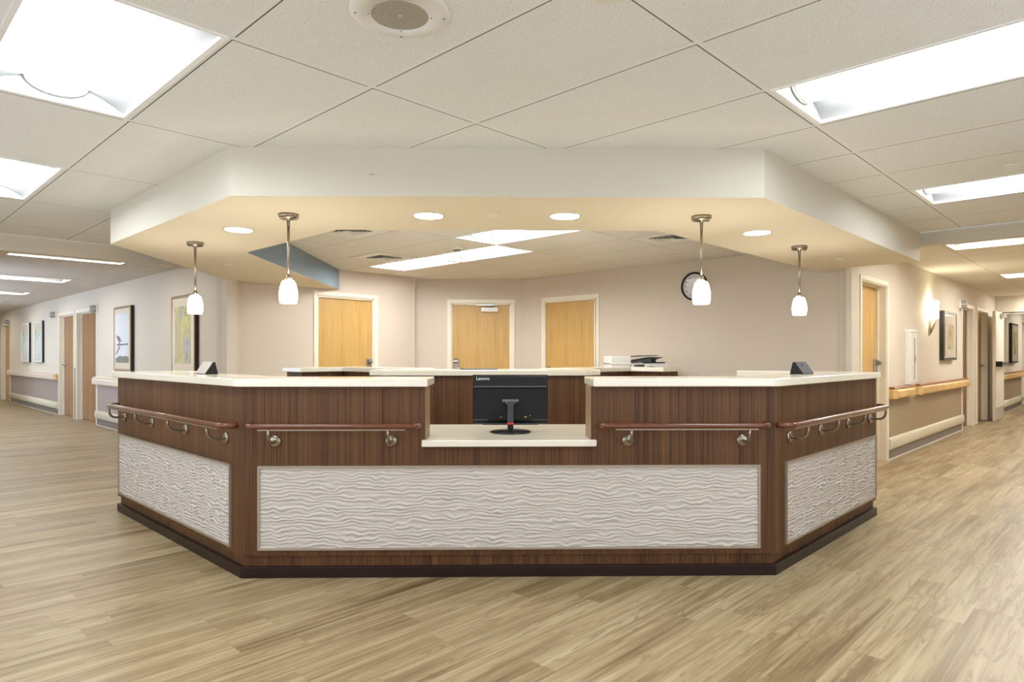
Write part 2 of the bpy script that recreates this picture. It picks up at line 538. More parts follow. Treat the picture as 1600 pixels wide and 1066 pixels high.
# lights: (p0, p1, q0, q1) rectangles cut out of the ceilings
MAIN_L = [(0.59, 1.46, 3.485, 5.225), (0.59, 1.46, 6.995, 8.735), (4.13, 5.0, -0.01, 1.715), (7.655, 8.525, -0.01, 1.715), (0.59, 1.46, -0.01, 1.715)]
ALC_L = [(6.165, 7.025, 5.39, 7.115), (7.055, 7.91, 7.145, 8.87), (7.055, 7.91, 8.9, 10.63)]
RIGHT_L = [(11.615, 12.47, 0.48, 2.205), (16.93, 17.79, 0.48, 2.205), (22.24, 23.1, 0.48, 2.205), (27.5, 28.4, 0.48, 2.205)]
LEFT_L = [(2.0, 3.71, 12.84, 13.7), (2.0, 3.71, 17.265, 18.12), (2.0, 3.71, 21.69, 22.545), (2.0, 3.71, 26.1, 26.97), (2.0, 3.71, 30.5, 31.4)]


def ceiling(name, poly_pq, holes, mat, label):
    """local frame: x = p/sqrt2, y = q/sqrt2 (object turned 45 degrees)"""
    bm = bmesh.new()
    bm.faces.new([bm.verts.new((p / R2, q / R2, 0)) for p, q in poly_pq])
    for (p0, p1, q0, q1) in holes:
        for co, no in (((p0 / R2, 0, 0), (1, 0, 0)), ((p1 / R2, 0, 0), (1, 0, 0)), ((0, q0 / R2, 0), (0, 1, 0)), ((0, q1 / R2, 0), (0, 1, 0))):
            geom = list(bm.verts) + list(bm.edges) + list(bm.faces)
            bmesh.ops.bisect_plane(bm, geom=geom, plane_co=co, plane_no=no)
        dead = []
        for f in bm.faces:
            c = f.calc_center_median() * R2
            if p0 < c.x < p1 and q0 < c.y < q1:
                dead.append(f)
        bmesh.ops.delete(bm, geom=dead, context='FACES')
    for f in bm.faces:
        f.normal_update()
        if f.normal.z > 0:
            f.normal_flip()
    mb = MB(); mb.bm.free(); mb.bm = bm
    return structure(name, mb, mat, label, 'ceiling', (0, 0, CEIL), R45)


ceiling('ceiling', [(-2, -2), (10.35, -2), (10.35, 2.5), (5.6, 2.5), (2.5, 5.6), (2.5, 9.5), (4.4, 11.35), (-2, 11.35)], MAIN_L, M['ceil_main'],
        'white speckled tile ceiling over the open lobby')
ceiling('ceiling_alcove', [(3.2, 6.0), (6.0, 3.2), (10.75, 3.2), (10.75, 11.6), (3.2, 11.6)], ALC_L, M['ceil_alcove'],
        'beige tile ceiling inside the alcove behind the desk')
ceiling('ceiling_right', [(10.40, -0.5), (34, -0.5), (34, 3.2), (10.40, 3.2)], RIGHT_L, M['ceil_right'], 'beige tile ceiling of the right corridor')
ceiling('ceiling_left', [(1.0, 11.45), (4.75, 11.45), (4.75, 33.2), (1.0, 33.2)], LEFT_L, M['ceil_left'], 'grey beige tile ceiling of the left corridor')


class Frame:
    """a wall seen face on: x to the right, y into the wall, z up"""
    def __init__(self, origin, rot):
        self.o = Vector(origin); self.r = rot
        self.m = Matrix.Translation(self.o) @ Matrix.Rotation(rot, 4, 'Z')

    def pt(self, x, y=0.0, z=0.0):
        return self.m @ Vector((x, y, z))


S0R = 10.45 / R2
FR = Frame(pq(10.45, 3.125), R45)          # right corridor wall,  x = p/sqrt2 - S0R
FL = Frame(pq(4.65, 33.0), -R45)           # left corridor wall,   x = 33/sqrt2 - q/sqrt2
S0L = 33.0 / R2
FLB = Frame(pq(4.65, 11.43), R45)          # alcove left wall
S0LB = 4.65 / R2
FRB = Frame(pq(10.63, 9.97), -R45)         # alcove right wall, x = 9.97/sqrt2 - q/sqrt2
S0RB = 9.97 / R2
FM = Frame((-1.345, 10.30, 0), 0.0)        # alcove middle wall


def sR(s): return s - S0R
def sL(s): return S0L - s
def sLB(s): return s - S0LB
def sRB(s): return S0RB - s


def wall(name, F, x0, x1, openings, mat, label, thick=0.15, h=CEIL):
    mb = MB()
    x = x0
    for a, b, top in sorted(openings):
        mb.box(x, a, 0, thick, 0, h)
        mb.box(a, b, 0, thick, top, h)
        x = b
    mb.box(x, x1, 0, thick, 0, h)
    return structure(name, mb, mat, label, 'wall', F.o, F.r)


JW = 0.05       # casing width
# door openings (outer casing left, outer casing right) along each wall, casing top 2.11
D_R = [(sR(7.66), sR(8.72)), (sR(13.06), sR(14.12)), (sR(14.42), sR(15.55))]
D_L = [(sL(14.97), sL(13.50)), (sL(16.38), sL(15.09)), (sL(23.12), sL(21.75))]
D_LB = [(sLB(4.51), sLB(5.535))]
D_M = [(0.509, 1.562)]
D_RB = [(sRB(6.624), sRB(5.547))]
TOP = 2.12


def op(lst):
    return [(a + JW, b - JW, TOP - JW) for a, b in lst]


wall('wall_right', FR, 0.1, sR(16.47), op(D_R), M['wall'], 'greige painted wall of the right corridor with doors, rail and sconce')
wall('wall_left', FL, 0.0, sL(7.97), op(D_L), M['wall'], 'greige painted wall of the left corridor with framed pictures')
wall('wall_alcove_left', FLB, 0.0, sLB(6.213), op(D_LB), M['alcove'], 'warm greige alcove wall with the leftmost honey door')
wall('wall_alcove_right', FRB, 0.0, sRB(2.215), op(D_RB), M['alcove'], 'warm greige alcove wall carrying the round clock')
mb = MB().box(0.0, D_M[0][0] + JW, 0, 0.15, 0, CEIL).box(D_M[0][0] + JW, D_M[0][1] - JW, 0, 0.15, TOP - JW, CEIL).box(D_M[0][1] - JW, 1.72, 0, 0.15, 0, CEIL)
structure('wall_alcove_middle', mb, M['alcove'], 'warm greige alcove wall with the door facing straight out', 'wall', FM.o, 0)
# pilaster closing the alcove beside the right corridor, and the end of the left wall
structure('trim_1', MB().box(-0.0, 0.1, 0.0, 0.055, 0, CEIL), M['wall'], 'cream corner guard at the end of the right corridor wall', 'corner guard', FR.o, FR.r)
structure('trim_2', MB().box(sL(7.985), sL(7.945), -0.004, 0.11, 0, CEIL), M['wall'], 'painted corner guard at the end of the left corridor wall', 'corner guard', FL.o, FL.r, 0.004)

# walls the photograph does not show but that close the lobby around the camera
structure('wall_west', MB().box(0, 9.6, 0, 0.1, 0, CEIL), M['wall'], 'greige lobby wall behind the photographer on the left', 'wall', pq(-2.14, -2.0), R45 + PI / 2)
structure('wall_south', MB().box(0, 8.8, -0.1, 0, 0, CEIL), M['wall'], 'greige lobby wall behind the photographer on the right', 'wall', pq(-2.0, -2.0), R45)
structure('wall_west_return', MB().box(-2.0 / R2, 1.07 / R2, 0, 0.1, 0, CEIL), M['wall'], 'short greige wall where the left corridor begins', 'wall', pq(0, 11.45), R45)
structure('wall_south_return', MB().box(0, 0.1, -2.0 / R2, -0.4 / R2, 0, CEIL), M['wall'], 'short greige wall where the right corridor begins', 'wall', pq(10.4, 0), R45)
structure('wall_corridor_right', MB().box(10.5 / R2, 34 / R2, -0.1, 0, 0, CEIL), M['wall'], 'far side greige wall of the right corridor', 'wall', pq(-0.2, -0.2 - 0.4) - Vector((0, 0, 0)) + Vector((0, 0, 0)), R45)
# left corridor, window side
mb = MB()
WINS = [(15.5, 17.3), (19.5, 22.0), (24.0, 26.5)]
x = 11.6
for a, b in WINS:
    mb.box(-0.1, 0, x / R2, a / R2, 0, CEIL)
    mb.box(-0.1, 0, a / R2, b / R2, 0, 0.55)
    mb.box(-0.1, 0, a / R2, b / R2, 2.2, CEIL)
    x = b
mb.box(-0.1, 0, x / R2, 33.2 / R2, 0, CEIL)
structure('wall_corridor_left', mb, M['wall'], 'window side greige wall of the left corridor', 'wall', pq(1.07, 0) - pq(0, 0) , R45)
for i, (a, b) in enumerate(WINS):
    w = thing('window_%d' % (i + 1), 'corridor window bringing daylight onto the left floor, window %s along the corridor' % ('nearest', 'midway', 'farthest')[i], 'window',
              pq(1.07, 0), R45, kind='structure')
    f = MB()
    f.box(-0.06, 0.02, a / R2, a / R2 + 0.06, 0.55, 2.2).box(-0.06, 0.02, b / R2 - 0.06, b / R2, 0.55, 2.2)
    f.box(-0.06, 0.02, a / R2 + 0.06, b / R2 - 0.06, 0.55, 0.61).box(-0.06, 0.02, a / R2 + 0.06, b / R2 - 0.06, 2.14, 2.2)
    f.box(-0.05, 0.01, (a + b) / 2 / R2 - 0.025, (a + b) / 2 / R2 + 0.025, 0.61, 2.14)
    f.build('window_frame', M['trim'], w)
    MB().box(-0.045, -0.035, a / R2 + 0.06, b / R2 - 0.06, 0.61, 2.14).build('pane', M['daylight'], w)
def lobby_fill_window(n, name_lab, base, rz, a, b, sg):
    w = thing('window_%d' % n, name_lab, 'window', base, rz, kind='structure')
    y0, y1 = min(0, 0.05 * sg), max(0, 0.05 * sg)
    f = MB()
    f.box(a, a + 0.06, y0, y1, 0.7, 2.3).box(b - 0.06, b, y0, y1, 0.7, 2.3)
    f.box(a + 0.06, b - 0.06, y0, y1, 0.7, 0.76).box(a + 0.06, b - 0.06, y0, y1, 2.24, 2.3)
    k = max(1, int((b - a) / 1.1))
    for i in range(1, k):
        x = a + (b - a) * i / k
        f.box(x - 0.025, x + 0.025, y0, y1, 0.76, 2.24)
    f.build('window_frame', M['trim'], w)
    MB().box(a + 0.06, b - 0.06, min(0.015 * sg, 0.025 * sg), max(0.015 * sg, 0.025 * sg), 0.76, 2.24).build('pane', M['lobby_fill'], w)


# unseen glowing windows added behind the camera to brighten the lobby
lobby_fill_window(4, 'wide added fill light shaped as a window, behind the photographer on the left', pq(-2.14, -2.0), R45 + PI / 2, 1.2, 8.6, -1)
lobby_fill_window(5, 'wide added fill light shaped as a window, behind the photographer on the right', pq(-2.0, -2.0), R45, 1.0, 5.4, 1)
structure('wall_end_left', MB().box(0.9 / R2, 4.8 / R2, 0, 0.1, 0, CEIL), M['wall'], 'greige wall closing the far end of the left corridor', 'wall', pq(0, 33.05), R45)
structure('wall_end_right', MB().box(0, 0.1, -0.5 / R2, 3.3 / R2, 0, CEIL), M['wall'], 'greige wall closing the far end of the right corridor', 'wall', pq(34.0, 0), R45)
# right corridor beyond the fire doors
FR2 = Frame(pq(23.5, 3.125), R45)
D_R2 = [(20.15 - 23.5 / R2 + 0.2, 21.4 - 23.5 / R2)]
wall('wall_right_far', FR2, 0.0, 7.5, op(D_R2), M['wall'], 'greige wall beyond the open fire door')
structure('header_fire_door', MB().box(0, 0.15, -0.3 / R2, 3.0 / R2, 2.13, CEIL).box(0, 0.15, 3.0 / R2, 3.12 / R2, 0, CEIL), M['wall'],
          'greige header wall over the fire door opening', 'wall', pq(23.3, 0), R45)
structure('trim_3', MB().box(-0.02, 0.17, -0.3 / R2, 3.0 / R2, 2.08, 2.13).box(-0.02, 0.17, 2.96 / R2, 3.0 / R2, 0, 2.13), M['trim'],
          'cream steel frame around the fire door opening', 'door frame', pq(23.3, 0), R45)

# bulkheads across the corridor mouths
structure('bulkhead_right', MB().box(0, 0.12, -0.4 / R2, 3.12 / R2, 2.31, CEIL), M['soffit'], 'cream bulkhead crossing the mouth of the right corridor', 'bulkhead', pq(10.37, 0), R45)
structure('bulkhead_left', MB().box(1.0 / R2, 4.64 / R2, 0, 0.14, 2.275, CEIL), M['wall'], 'beige bulkhead crossing the mouth of the left corridor', 'bulkhead', pq(0, 11.36), R45)

# soffit ring above the desk
OUT = [(-3.19, 5.42), (-1.545, 3.775), (1.525, 3.765), pq(10.37, 2.235)[:2], pq(10.37, 3.12)[:2], pq(10.62, 3.12)[:2]]
INN = [pq(10.62, 3.63)[:2], (1.145, 4.785), (-1.185, 4.785), (-2.25, 5.85), (-2.25, 9.175), pq(4.70, 11.42)[:2], pq(4.66, 11.27)[:2]]
OUT = [(a, b) for a, b in OUT]; INN = [(a, b) for a, b in INN]
ring = OUT + INN
sof = thing('soffit', 'cream dropped soffit following the shape of the reception desk', 'soffit', (0, 0, SOFFIT), kind='structure')
side = MB(); n = len(ring)
for i in range(n):
    if ring[i] == (-2.25, 5.85):
        continue
    a, b = ring[i], ring[(i + 1) % n]
    side.quad((a[0], a[1], 0), (b[0], b[1], 0), (b[0], b[1], CEIL - SOFFIT), (a[0], a[1], CEIL - SOFFIT))
side.build('fascia', M['soffit'], sof)
MB().quad((-2.25, 5.85, 0), (-2.25, 9.175, 0), (-2.25, 9.175, CEIL - SOFFIT), (-2.25, 5.85, CEIL - SOFFIT)).build('blue_fascia', M['blue'], sof)['label'] = 'slate blue painted inner face'
un = MB()
for face in ([OUT[0], OUT[1], INN[2], INN[3]], [OUT[0], INN[3], INN[4], INN[5], INN[6]], [OUT[1], OUT[2], INN[1], INN[2]], [OUT[2], OUT[3], OUT[4], INN[1]], [OUT[4], OUT[5], INN[0], INN[1]]):
    un.bm.faces.new([un.bm.verts.new((a, b, 0)) for a, b in face])
un.build('underside', M['soffit_under'], sof)['label'] = 'tan underside'

hk = thing('small_hook', 'tiny cream hook on the front face of the soffit', 'hook', (-0.74, 3.769, 2.283))
MB().box(-0.012, 0.012, -0.003, 0, -0.010, 0.010).build('plate', M['trim'], hk)
MB().tube([(-0.006, -0.002, 0.006), (-0.006, -0.012, -0.006), (-0.006, -0.014, 0.004)], 0.0015, 6).build('prong', M['grey_metal'], hk)
MB().tube([(0.006, -0.002, 0.006), (0.006, -0.012, -0.006), (0.006, -0.014, 0.004)], 0.0015, 6).build('prong', M['grey_metal'], hk)

# ---------------------------------------------------------------- doors
def door(nm, F, x0, x1, label, recess=0.10, lock=None, hinges=None, closer=False, leaf_mat='door', lever_side=None, kick=False, ajar=0.0):
    d = thing(nm, label, 'door', F.pt(x0), F.r, kind='structure')
    w = x1 - x0
    c = MB()
    c.box(0, JW, -0.012, 0.0, 0, TOP).box(w - JW, w, -0.012, 0.0, 0, TOP).box(JW, w - JW, -0.012, 0.0, TOP - JW, TOP)
    # jamb lining with a stop
    c.box(JW, JW + 0.012, 0.0, 0.14, 0, TOP - JW).box(w - JW - 0.012, w - JW, 0.0, 0.14, 0, TOP - JW).box(JW, w - JW, 0.0, 0.14, TOP - JW - 0.012, TOP - JW)
    c.box(JW + 0.012, JW + 0.03, recess - 0.03, recess - 0.002, 0, TOP - JW - 0.012).box(w - JW - 0.03, w - JW - 0.012, recess - 0.03, recess - 0.002, 0, TOP - JW - 0.012)
    c.box(JW + 0.012, w - JW - 0.012, recess - 0.03, recess - 0.002, TOP - JW - 0.03, TOP - JW - 0.012)
    c.build('door_frame', M['trim'], d)
    a, b = JW + 0.014, w - JW - 0.014
    lf = MB().box(0, b - a, 0, 0.044, 0.008, TOP - JW - 0.016).build('door_leaf', M[leaf_mat], d, (a, recess, 0))
    if lock:
        lx = 0.07 if lock == 'left' else (b - a) - 0.07
        kp = MB()
        kp.box(lx - 0.035, lx + 0.035, -0.022, 0, 1.02, 1.20)
        kp.build('keypad_lock', M['steel'], lf, bevel=0.006)
        sl = MB()      # slanted keypad hood
        sl.extrude_x([(-0.022, 1.20), (-0.075, 1.17), (-0.085, 1.145), (-0.022, 1.12)], lx - 0.03, lx + 0.03)
        sl.build('keypad', M['grey_metal'], lf)
        s = 1 if lock == 'left' else -1
        MB().tube([(lx, -0.02, 1.045), (lx, -0.06, 1.045), (lx + s * 0.03, -0.068, 1.045), (lx + s * 0.11, -0.068, 1.045)], 0.009).build('door_handle', M['steel'], lf)
    if lever_side:
        lx = 0.06 if lever_side == 'left' else (b - a) - 0.06
        s = 1 if lever_side == 'left' else -1
        h = MB().lathe([(0.032, 0.0), (0.032, -0.008), (0.012, -0.014), (0.012, -0.05)], (lx, 0, 1.05), 20, 'y')
        h.tube([(lx, -0.045, 1.05), (lx, -0.065, 1.05), (lx + s * 0.03, -0.07, 1.05), (lx + s * 0.12, -0.07, 1.05)], 0.010)
        h.build('door_handle', M['steel'], lf)
    if hinges:
        hx = JW + 0.012 if hinges == 'left' else w - JW - 0.012
        for hz in (0.25, 1.09, 1.81):
            MB().box(hx - 0.006, hx + 0.006, recess - 0.012, recess + 0.002, hz - 0.055, hz + 0.055).build('hinge', M['steel'], d)
    if closer:
        cx = 0.36 + 0.1
        k = MB().box(cx, cx + 0.27, -0.06, 0, 1.93, 2.0).build('door_closer', M['silver'], lf, bevel=0.004)
        MB().tube([(cx + 0.20, -0.03, 2.0), (cx + 0.20, -0.03, 2.03), (cx - 0.05, -0.08, 2.035)], 0.009).box(cx - 0.07, cx + 0.21, -0.095, -0.075, 2.025, 2.043).build('closer_arm', M['steel'], k)
    return d


door('door_1', FLB, *D_LB[0], 'honey door in the alcove partly under the blue soffit face, keypad lock on its right', recess=0.045, lock='right')
door('door_2', FM, *D_M[0], 'honey door facing straight out with a closer at its top', recess=0.06, lock='left', closer=True)
door('door_3', FRB, *D_RB[0], 'honey door in the alcove beside the copier', recess=0.012, lever_side='left', hinges='right')
door('door_4', FR, *D_R[0], 'honey door at the mouth of the right corridor, behind the desk end', recess=0.11, lock='right')
door('door_5', FR, *D_R[1], 'recessed door just past the framed print on the right wall, hinges showing', recess=0.09, hinges='right', leaf_mat='door_edge')
door('door_6', FR, *D_R[2], 'honey door next to the open fire door', recess=0.09, lever_side='right')
door('door_7', FL, *D_L[0], 'brown door next to the picture with the painted treadmill reflection on the left wall', recess=0.10, leaf_mat='door_brown')
door('door_8', FL, *D_L[1], 'brown door with a lever handle at the end of the long pale rail', recess=0.09, lever_side='left', leaf_mat='door_brown')
door('door_9', FL, *D_L[2], 'honey door at the far end of the left corridor', recess=0.09)
door('door_10', FR2, *D_R2[0], 'dark door beyond the fire doors at the right edge', recess=0.09, leaf_mat='door_edge')

# open fire door leaf standing off the right wall
fd = thing('door_11', 'cream fire door leaf standing open in the right corridor with a push bar', 'door', pq(21.42, 2.93), R45, kind='structure')
lf = MB().box(0, 1.02, -0.045, 0, 0.012, 2.08).build('door_leaf', M['door_white'], fd)
MB().tube([(0.10, -0.045, 1.08), (0.10, -0.10, 1.08)], 0.018).box(0.05, 0.95, -0.125, -0.085, 1.045, 1.115).build('push_bar', M['steel'], lf, bevel=0.008)
MB().box(0.02, 0.16, -0.135, -0.045, 1.03, 1.13).build('push_bar_head', M['black'], lf)
MB().box(0.01, 1.0, -0.049, -0.044, 0.03, 0.26).build('kick_plate', M['silver'], lf)
cl = MB().box(0.50, 0.80, -0.115, -0.045, 1.98, 2.05).build('door_closer', M['silver'], lf, bevel=0.004)
MB().tube([(0.65, -0.08, 2.05), (0.65, -0.08, 2.075), (0.9, -0.32, 2.085), (1.15, -0.5, 2.09)], 0.010).build('closer_arm', M['black'], cl)
MB().box(0.02, 0.03, -0.047, -0.0445, 0.1, 2.0).build('edge_guard', M['steel'], lf)

# ---------------------------------------------------------------- wall dressing of the corridors
def wainscot(nm, F, spans, mat, label):
    mb = MB()
    for a, b in spans:
        mb.box(a, b, -0.004, 0, 0.09, 0.78)
    o = structure(nm, mb, mat, label, 'wall panel', F.o, F.r)
    e = MB()
    for a, b in spans:
        e.box(a - 0.012, a + 0.012, -0.008, 0, 0.0, 0.74).box(b - 0.012, b + 0.012, -0.008, 0, 0.0, 0.74)
    e.build('edge_trim', M['trim'], o)


def baseboard(nm, F, spans, label):
    mb = MB(); s = MB()
    for a, b in spans:
        mb.box(a, b, -0.010, 0, 0.006, 0.105)
        s.box(a, b, -0.016, 0, 0.0, 0.007)
    o = structure(nm, mb, M['base'], label, 'baseboard', F.o, F.r)
    s.build('sealant', M['sealant'], o)


SP_R = [(D_R[0][1] + 0.014, D_R[1][0] - 0.014)]
SP_L = [(D_L[2][1] + 0.014, D_L[1][0] - 0.014), (D_L[0][1] + 0.014, sL(8.0))]
SP_R2 = [(0.02, D_R2[0][0] - 0.014)]
wainscot('trim_4', FR, SP_R, M['wains_r'], 'taupe vinyl wainscot below the wood rail on the right wall')
wainscot('trim_5', FL, SP_L, M['wains_l'], 'mauve taupe vinyl wainscot below the pale rail on the left wall')
wainscot('trim_6', FR2, SP_R2, M['wains_r'], 'taupe vinyl wainscot beyond the fire door')
baseboard('baseboard_right', FR, SP_R, 'grey rubber baseboard along the right corridor wall')
baseboard('baseboard_left', FL, SP_L, 'grey rubber baseboard along the left corridor wall')
baseboard('baseboard_far', FR2, SP_R2, 'grey rubber baseboard beyond the fire door')


def half_round(z0, z1, d, n=10, back=0.0):
    zc, hz = (z0 + z1) / 2, (z1 - z0) / 2
    pts = [(back, z0)]
    for i in range(n + 1):
        t = -PI / 2 + PI * i / n
        pts.append((-0.012 - (d - 0.012) * math.cos(t) ** 0.7 if abs(math.cos(t)) > 1e-6 else -0.012, zc + hz * math.sin(t)))
    pts.append((back, z1))
    return pts


def bumper(F, a, b, label):
    t = thing('bumper_guard', label, 'wall bumper', F.pt((a + b) / 2, -0.003), F.r, 'vinyl bumper guards along the corridor walls')
    h = (b - a) / 2
    MB().extrude_x(half_round(0.118, 0.262, 0.045), -h + 0.02, h - 0.02, True).build('guard', M['bumper'], t)
    for s in (-1, 1):
        MB().extrude_x(half_round(0.118, 0.262, 0.044), s * h - 0.02, s * h + 0.02, True).build('end_cap', M['bumper'], t, bevel=0.006)
    return t


def wall_rail(F, a, b, label, mat, cap, ends=(True, True), endmat=None):
    t = thing('handrail', label, 'handrail', F.pt((a + b) / 2), F.r, 'wooden handrails along the corridor walls')
    h = (b - a) / 2
    prof = [(-0.03, 0.735), (-0.05, 0.722), (-0.078, 0.728), (-0.09, 0.745), (-0.09, 0.815), (-0.078, 0.835), (-0.045, 0.84), (-0.03, 0.83)]
    e = 0.07
    MB().extrude_x(prof, -h + (e if ends[0] else 0), h - (e if ends[1] else 0)).build('rail', mat, t, bevel=0.004)
    MB().box(-h, h, -0.03, 0, 0.75, 0.82).build('backing', M['trim'], t)
    MB().extrude_x([(-0.002, 0.838), (-0.06, 0.838), (-0.068, 0.848), (-0.06, 0.866), (-0.002, 0.866)], -h + 0.02, h - 0.02).build('cap_strip', cap, t, bevel=0.003)
    for i, s in ((0, -1), (1, 1)):
        if ends[i]:
            x0 = s * h
            poly = [(x0 - s * e, -0.09), (x0 - s * 0.03, -0.088), (x0, -0.055), (x0, -0.002), (x0 - s * e, -0.002)]
            MB().prism(poly, 0.724, 0.838).build('end_return', endmat or mat, t, bevel=0.008)
    return t


bumper(FR, SP_R[0][0], SP_R[0][1], 'cream bumper guard low on the right corridor wall')
bumper(FL, SP_L[0][0], SP_L[0][1], 'cream bumper guard low on the far stretch of left wall, between doors')
bumper(FL, SP_L[1][0], SP_L[1][1], 'cream bumper guard on the left wall, passing behind the desk')
bumper(FR2, SP_R2[0][0], SP_R2[0][1], 'cream bumper guard beyond the fire door')
wall_rail(FR, sR(8.75), sR(9.70), 'short maple handrail with brown cap before the white wall cabinet', M['rail_wood'], M['rail_cap'])
wall_rail(FR, sR(9.98), sR(13.28), 'long maple handrail with brown cap after the white wall cabinet', M['rail_wood'], M['rail_cap'])
wall_rail(FL, SP_L[0][0] - 0.06, SP_L[0][1] + 0.02, 'long pale handrail with a wood end on the far left wall', M['rail_pale'], M['rail_pale'], (True, True), M['rail_wood'])
wall_rail(FL, SP_L[1][0] - 0.05, SP_L[1][1] - 0.05, 'pale handrail on the left wall below the two large pictures', M['rail_pale'], M['rail_pale'])
wall_rail(FR2, SP_R2[0][0], SP_R2[0][1], 'maple handrail beyond the fire door', M['rail_wood'], M['rail_cap'])
structure('trim_7', MB().box(D_L[1][1] + 0.01, D_L[0][0] - 0.01, -0.010, 0, 0.0, 1.0), M['grey_metal'], 'grey metal corner guard between the two left doors', 'corner guard', FL.o, FL.r)


def call_light(F, x, z, label):
    t = thing('signal_light', label, 'signal light', F.pt(x, 0, z), F.r, 'nurse call lights over the corridor doors')
    MB().box(-0.08, 0.08, -0.03, 0, -0.07, 0.07).build('housing', M['white_plastic'], t, bevel=0.005)
    f = MB()
    for i in range(4):
        f.box(-0.066 + i * 0.034, -0.036 + i * 0.034, -0.105, -0.03, -0.06, 0.06)
    f.build('lens_block', M['call_lens'], t, bevel=0.006)
    MB().box(-0.075, 0.075, -0.09, -0.03, -0.005, 0.005).build('divider', M['white_plastic'], t)


call_light(FL, sL(13.52), 2.075, 'nurse call light at the near door of the left wall')
call_light(FL, sL(16.62), 2.10, 'nurse call light at the door beside the long pale rail')
call_light(FL, sL(21.80), 2.13, 'nurse call light at the farthest door on the left')
call_light(FR, sR(12.92), 2.085, 'nurse call light above the framed print on the right wall')


# ---------------------------------------------------------------- framed pictures
def picture(F, xc, w, z0, z1, label, frame_mat, art, mat_margin, depth=0.05, bar=0.035, lower=None):
    t = thing('framed_picture', label, 'picture', F.pt(xc, 0, z0), F.r, 'framed pictures on the corridor walls')
    h = z1 - z0; a = w / 2
    fr = MB()
    fr.box(-a, a, -depth - 0.004, -0.02, 0, bar).box(-a, a, -depth - 0.004, -0.02, h - bar, h)
    fr.box(-a, -a + bar, -depth - 0.004, -0.02, bar, h - bar).box(a - bar, a, -depth - 0.004, -0.02, bar, h - bar)
    fr.build('frame', frame_mat, t, bevel=0.008)
    MB().box(-a - 0.002, a + 0.002, -depth + 0.006, -0.002, -0.002, h + 0.002).build('frame_side', M['frame_side'], t)['label'] = 'black outer edge of the frame'
    mx, mb_, mt = mat_margin
    MB().box(-a + bar, a - bar, -depth + 0.002, -depth + 0.005, bar, h - bar).build('mat_board', M['mat_board'], t)
    MB().box(-a + bar + mx, a - bar - mx, -depth - 0.0005, -depth + 0.003, bar + mb_, h - bar - mt).build('artwork', art, t)
    return t, (-a + bar + mx, a - bar - mx, -depth - 0.0005, bar + mb_, h - bar - mt)


picture(FL, (sL(9.63) + sL(8.82)) / 2, 0.83, 0.995, 2.045, 'tall gold framed green and grey abstract behind the front left pendant', M['mirror_frame'], M['art_a'], (0.10, 0.11, 0.11), 0.055)
t2, (ax0, ax1, ay, az0, az1) = picture(FL, (sL(12.30) + sL(11.42)) / 2, 0.88, 0.995, 2.03, 'gold framed pale picture with a treadmill reflection painted on it', M['mirror_frame'], M['art_b'], (0.06, 0.10, 0.07), 0.055, 0.032)
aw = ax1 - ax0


def flat(pts, nm, mat):  # treadmill reflection in the glass, drawn as flat painted shapes
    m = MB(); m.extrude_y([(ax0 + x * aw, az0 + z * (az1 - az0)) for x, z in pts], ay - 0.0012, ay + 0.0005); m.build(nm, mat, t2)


flat([(0.02, 0.50), (0.36, 0.42), (0.46, 0.36), (0.12, 0.46), (0.02, 0.60)][:0] or [(0.06, 0.56), (0.34, 0.52), (0.48, 0.42), (0.22, 0.44)], 'console_reflection', M['reflected_grey'])
flat([(0.26, 0.43), (0.34, 0.43), (0.34, 0.36), (0.26, 0.36)], 'post_reflection', M['reflected_grey'])
flat([(0.10, 0.375), (0.96, 0.385), (0.96, 0.355), (0.10, 0.345)], 'bar_reflection', M['reflected_grey'])
flat([(0.30, 0.34), (0.40, 0.33), (0.12, 0.17), (0.02, 0.17)], 'arm_reflection', M['reflected_red'])
flat([(0.02, 0.0), (1.0, 0.0), (1.0, 0.11), (0.82, 0.14), (0.60, 0.125), (0.34, 0.14), (0.18, 0.115), (0.02, 0.08)], 'base_reflection', M['reflected_green'])
picture(FL, (sL(18.60) + sL(17.72)) / 2, 0.86, 1.085, 2.02, 'white framed picture with a painted pale green reflection nearer the doors, one of a pair', M['white_frame'], M['art_c'], (0.05, 0.05, 0.18), 0.05)
picture(FL, (sL(20.02) + sL(19.13)) / 2, 0.86, 1.08, 2.02, 'white framed picture with a painted pale green reflection farther along, one of a pair', M['white_frame'], M['art_c'], (0.05, 0.05, 0.18), 0.05)
picture(FR, (sR(11.46) + sR(12.34)) / 2, 0.88, 1.175, 1.91, 'pewter framed landscape print beside the lit sconce', M['pewter_frame'], M['art_d'], (0.16, 0.12, 0.15), 0.06, 0.045)
picture(FR2, 18.80 - 23.5 / R2, 0.92, 1.07, 1.97, 'pewter framed ochre print beyond the fire door', M['pewter_frame'], M['art_e'], (0.16, 0.14, 0.14), 0.06, 0.045)

# wall sconce on the right wall
sc = thing('wall_sconce', 'lit white half round sconce with a curved silver arm', 'wall lamp', FR.pt(sR(10.78), 0, 1.89), FR.r)
mb = MB()
prof = [(-0.15, -0.005)] + [(-0.15 * math.cos(PI * i / 14), -0.005 - 0.115 * math.sin(PI * i / 14)) for i in range(15)] + [(0.15, -0.005)]
mb.prism([(x, y) for x, y in prof[1:-1]], -0.12, 0.12).build('shade', M['sconce'], sc)
MB().tube([(0.0, -0.02, -0.33), (0.0, -0.035, -0.30), (0.0, -0.06, -0.22), (0.0, -0.09, -0.10)], [0.008, 0.012, 0.014, 0.014]).build('arm', M['nickel'], sc)
MB().box(-0.03, 0.03, -0.022, 0, -0.36, -0.12).build('backplate', M['nickel'], sc, bevel=0.004)

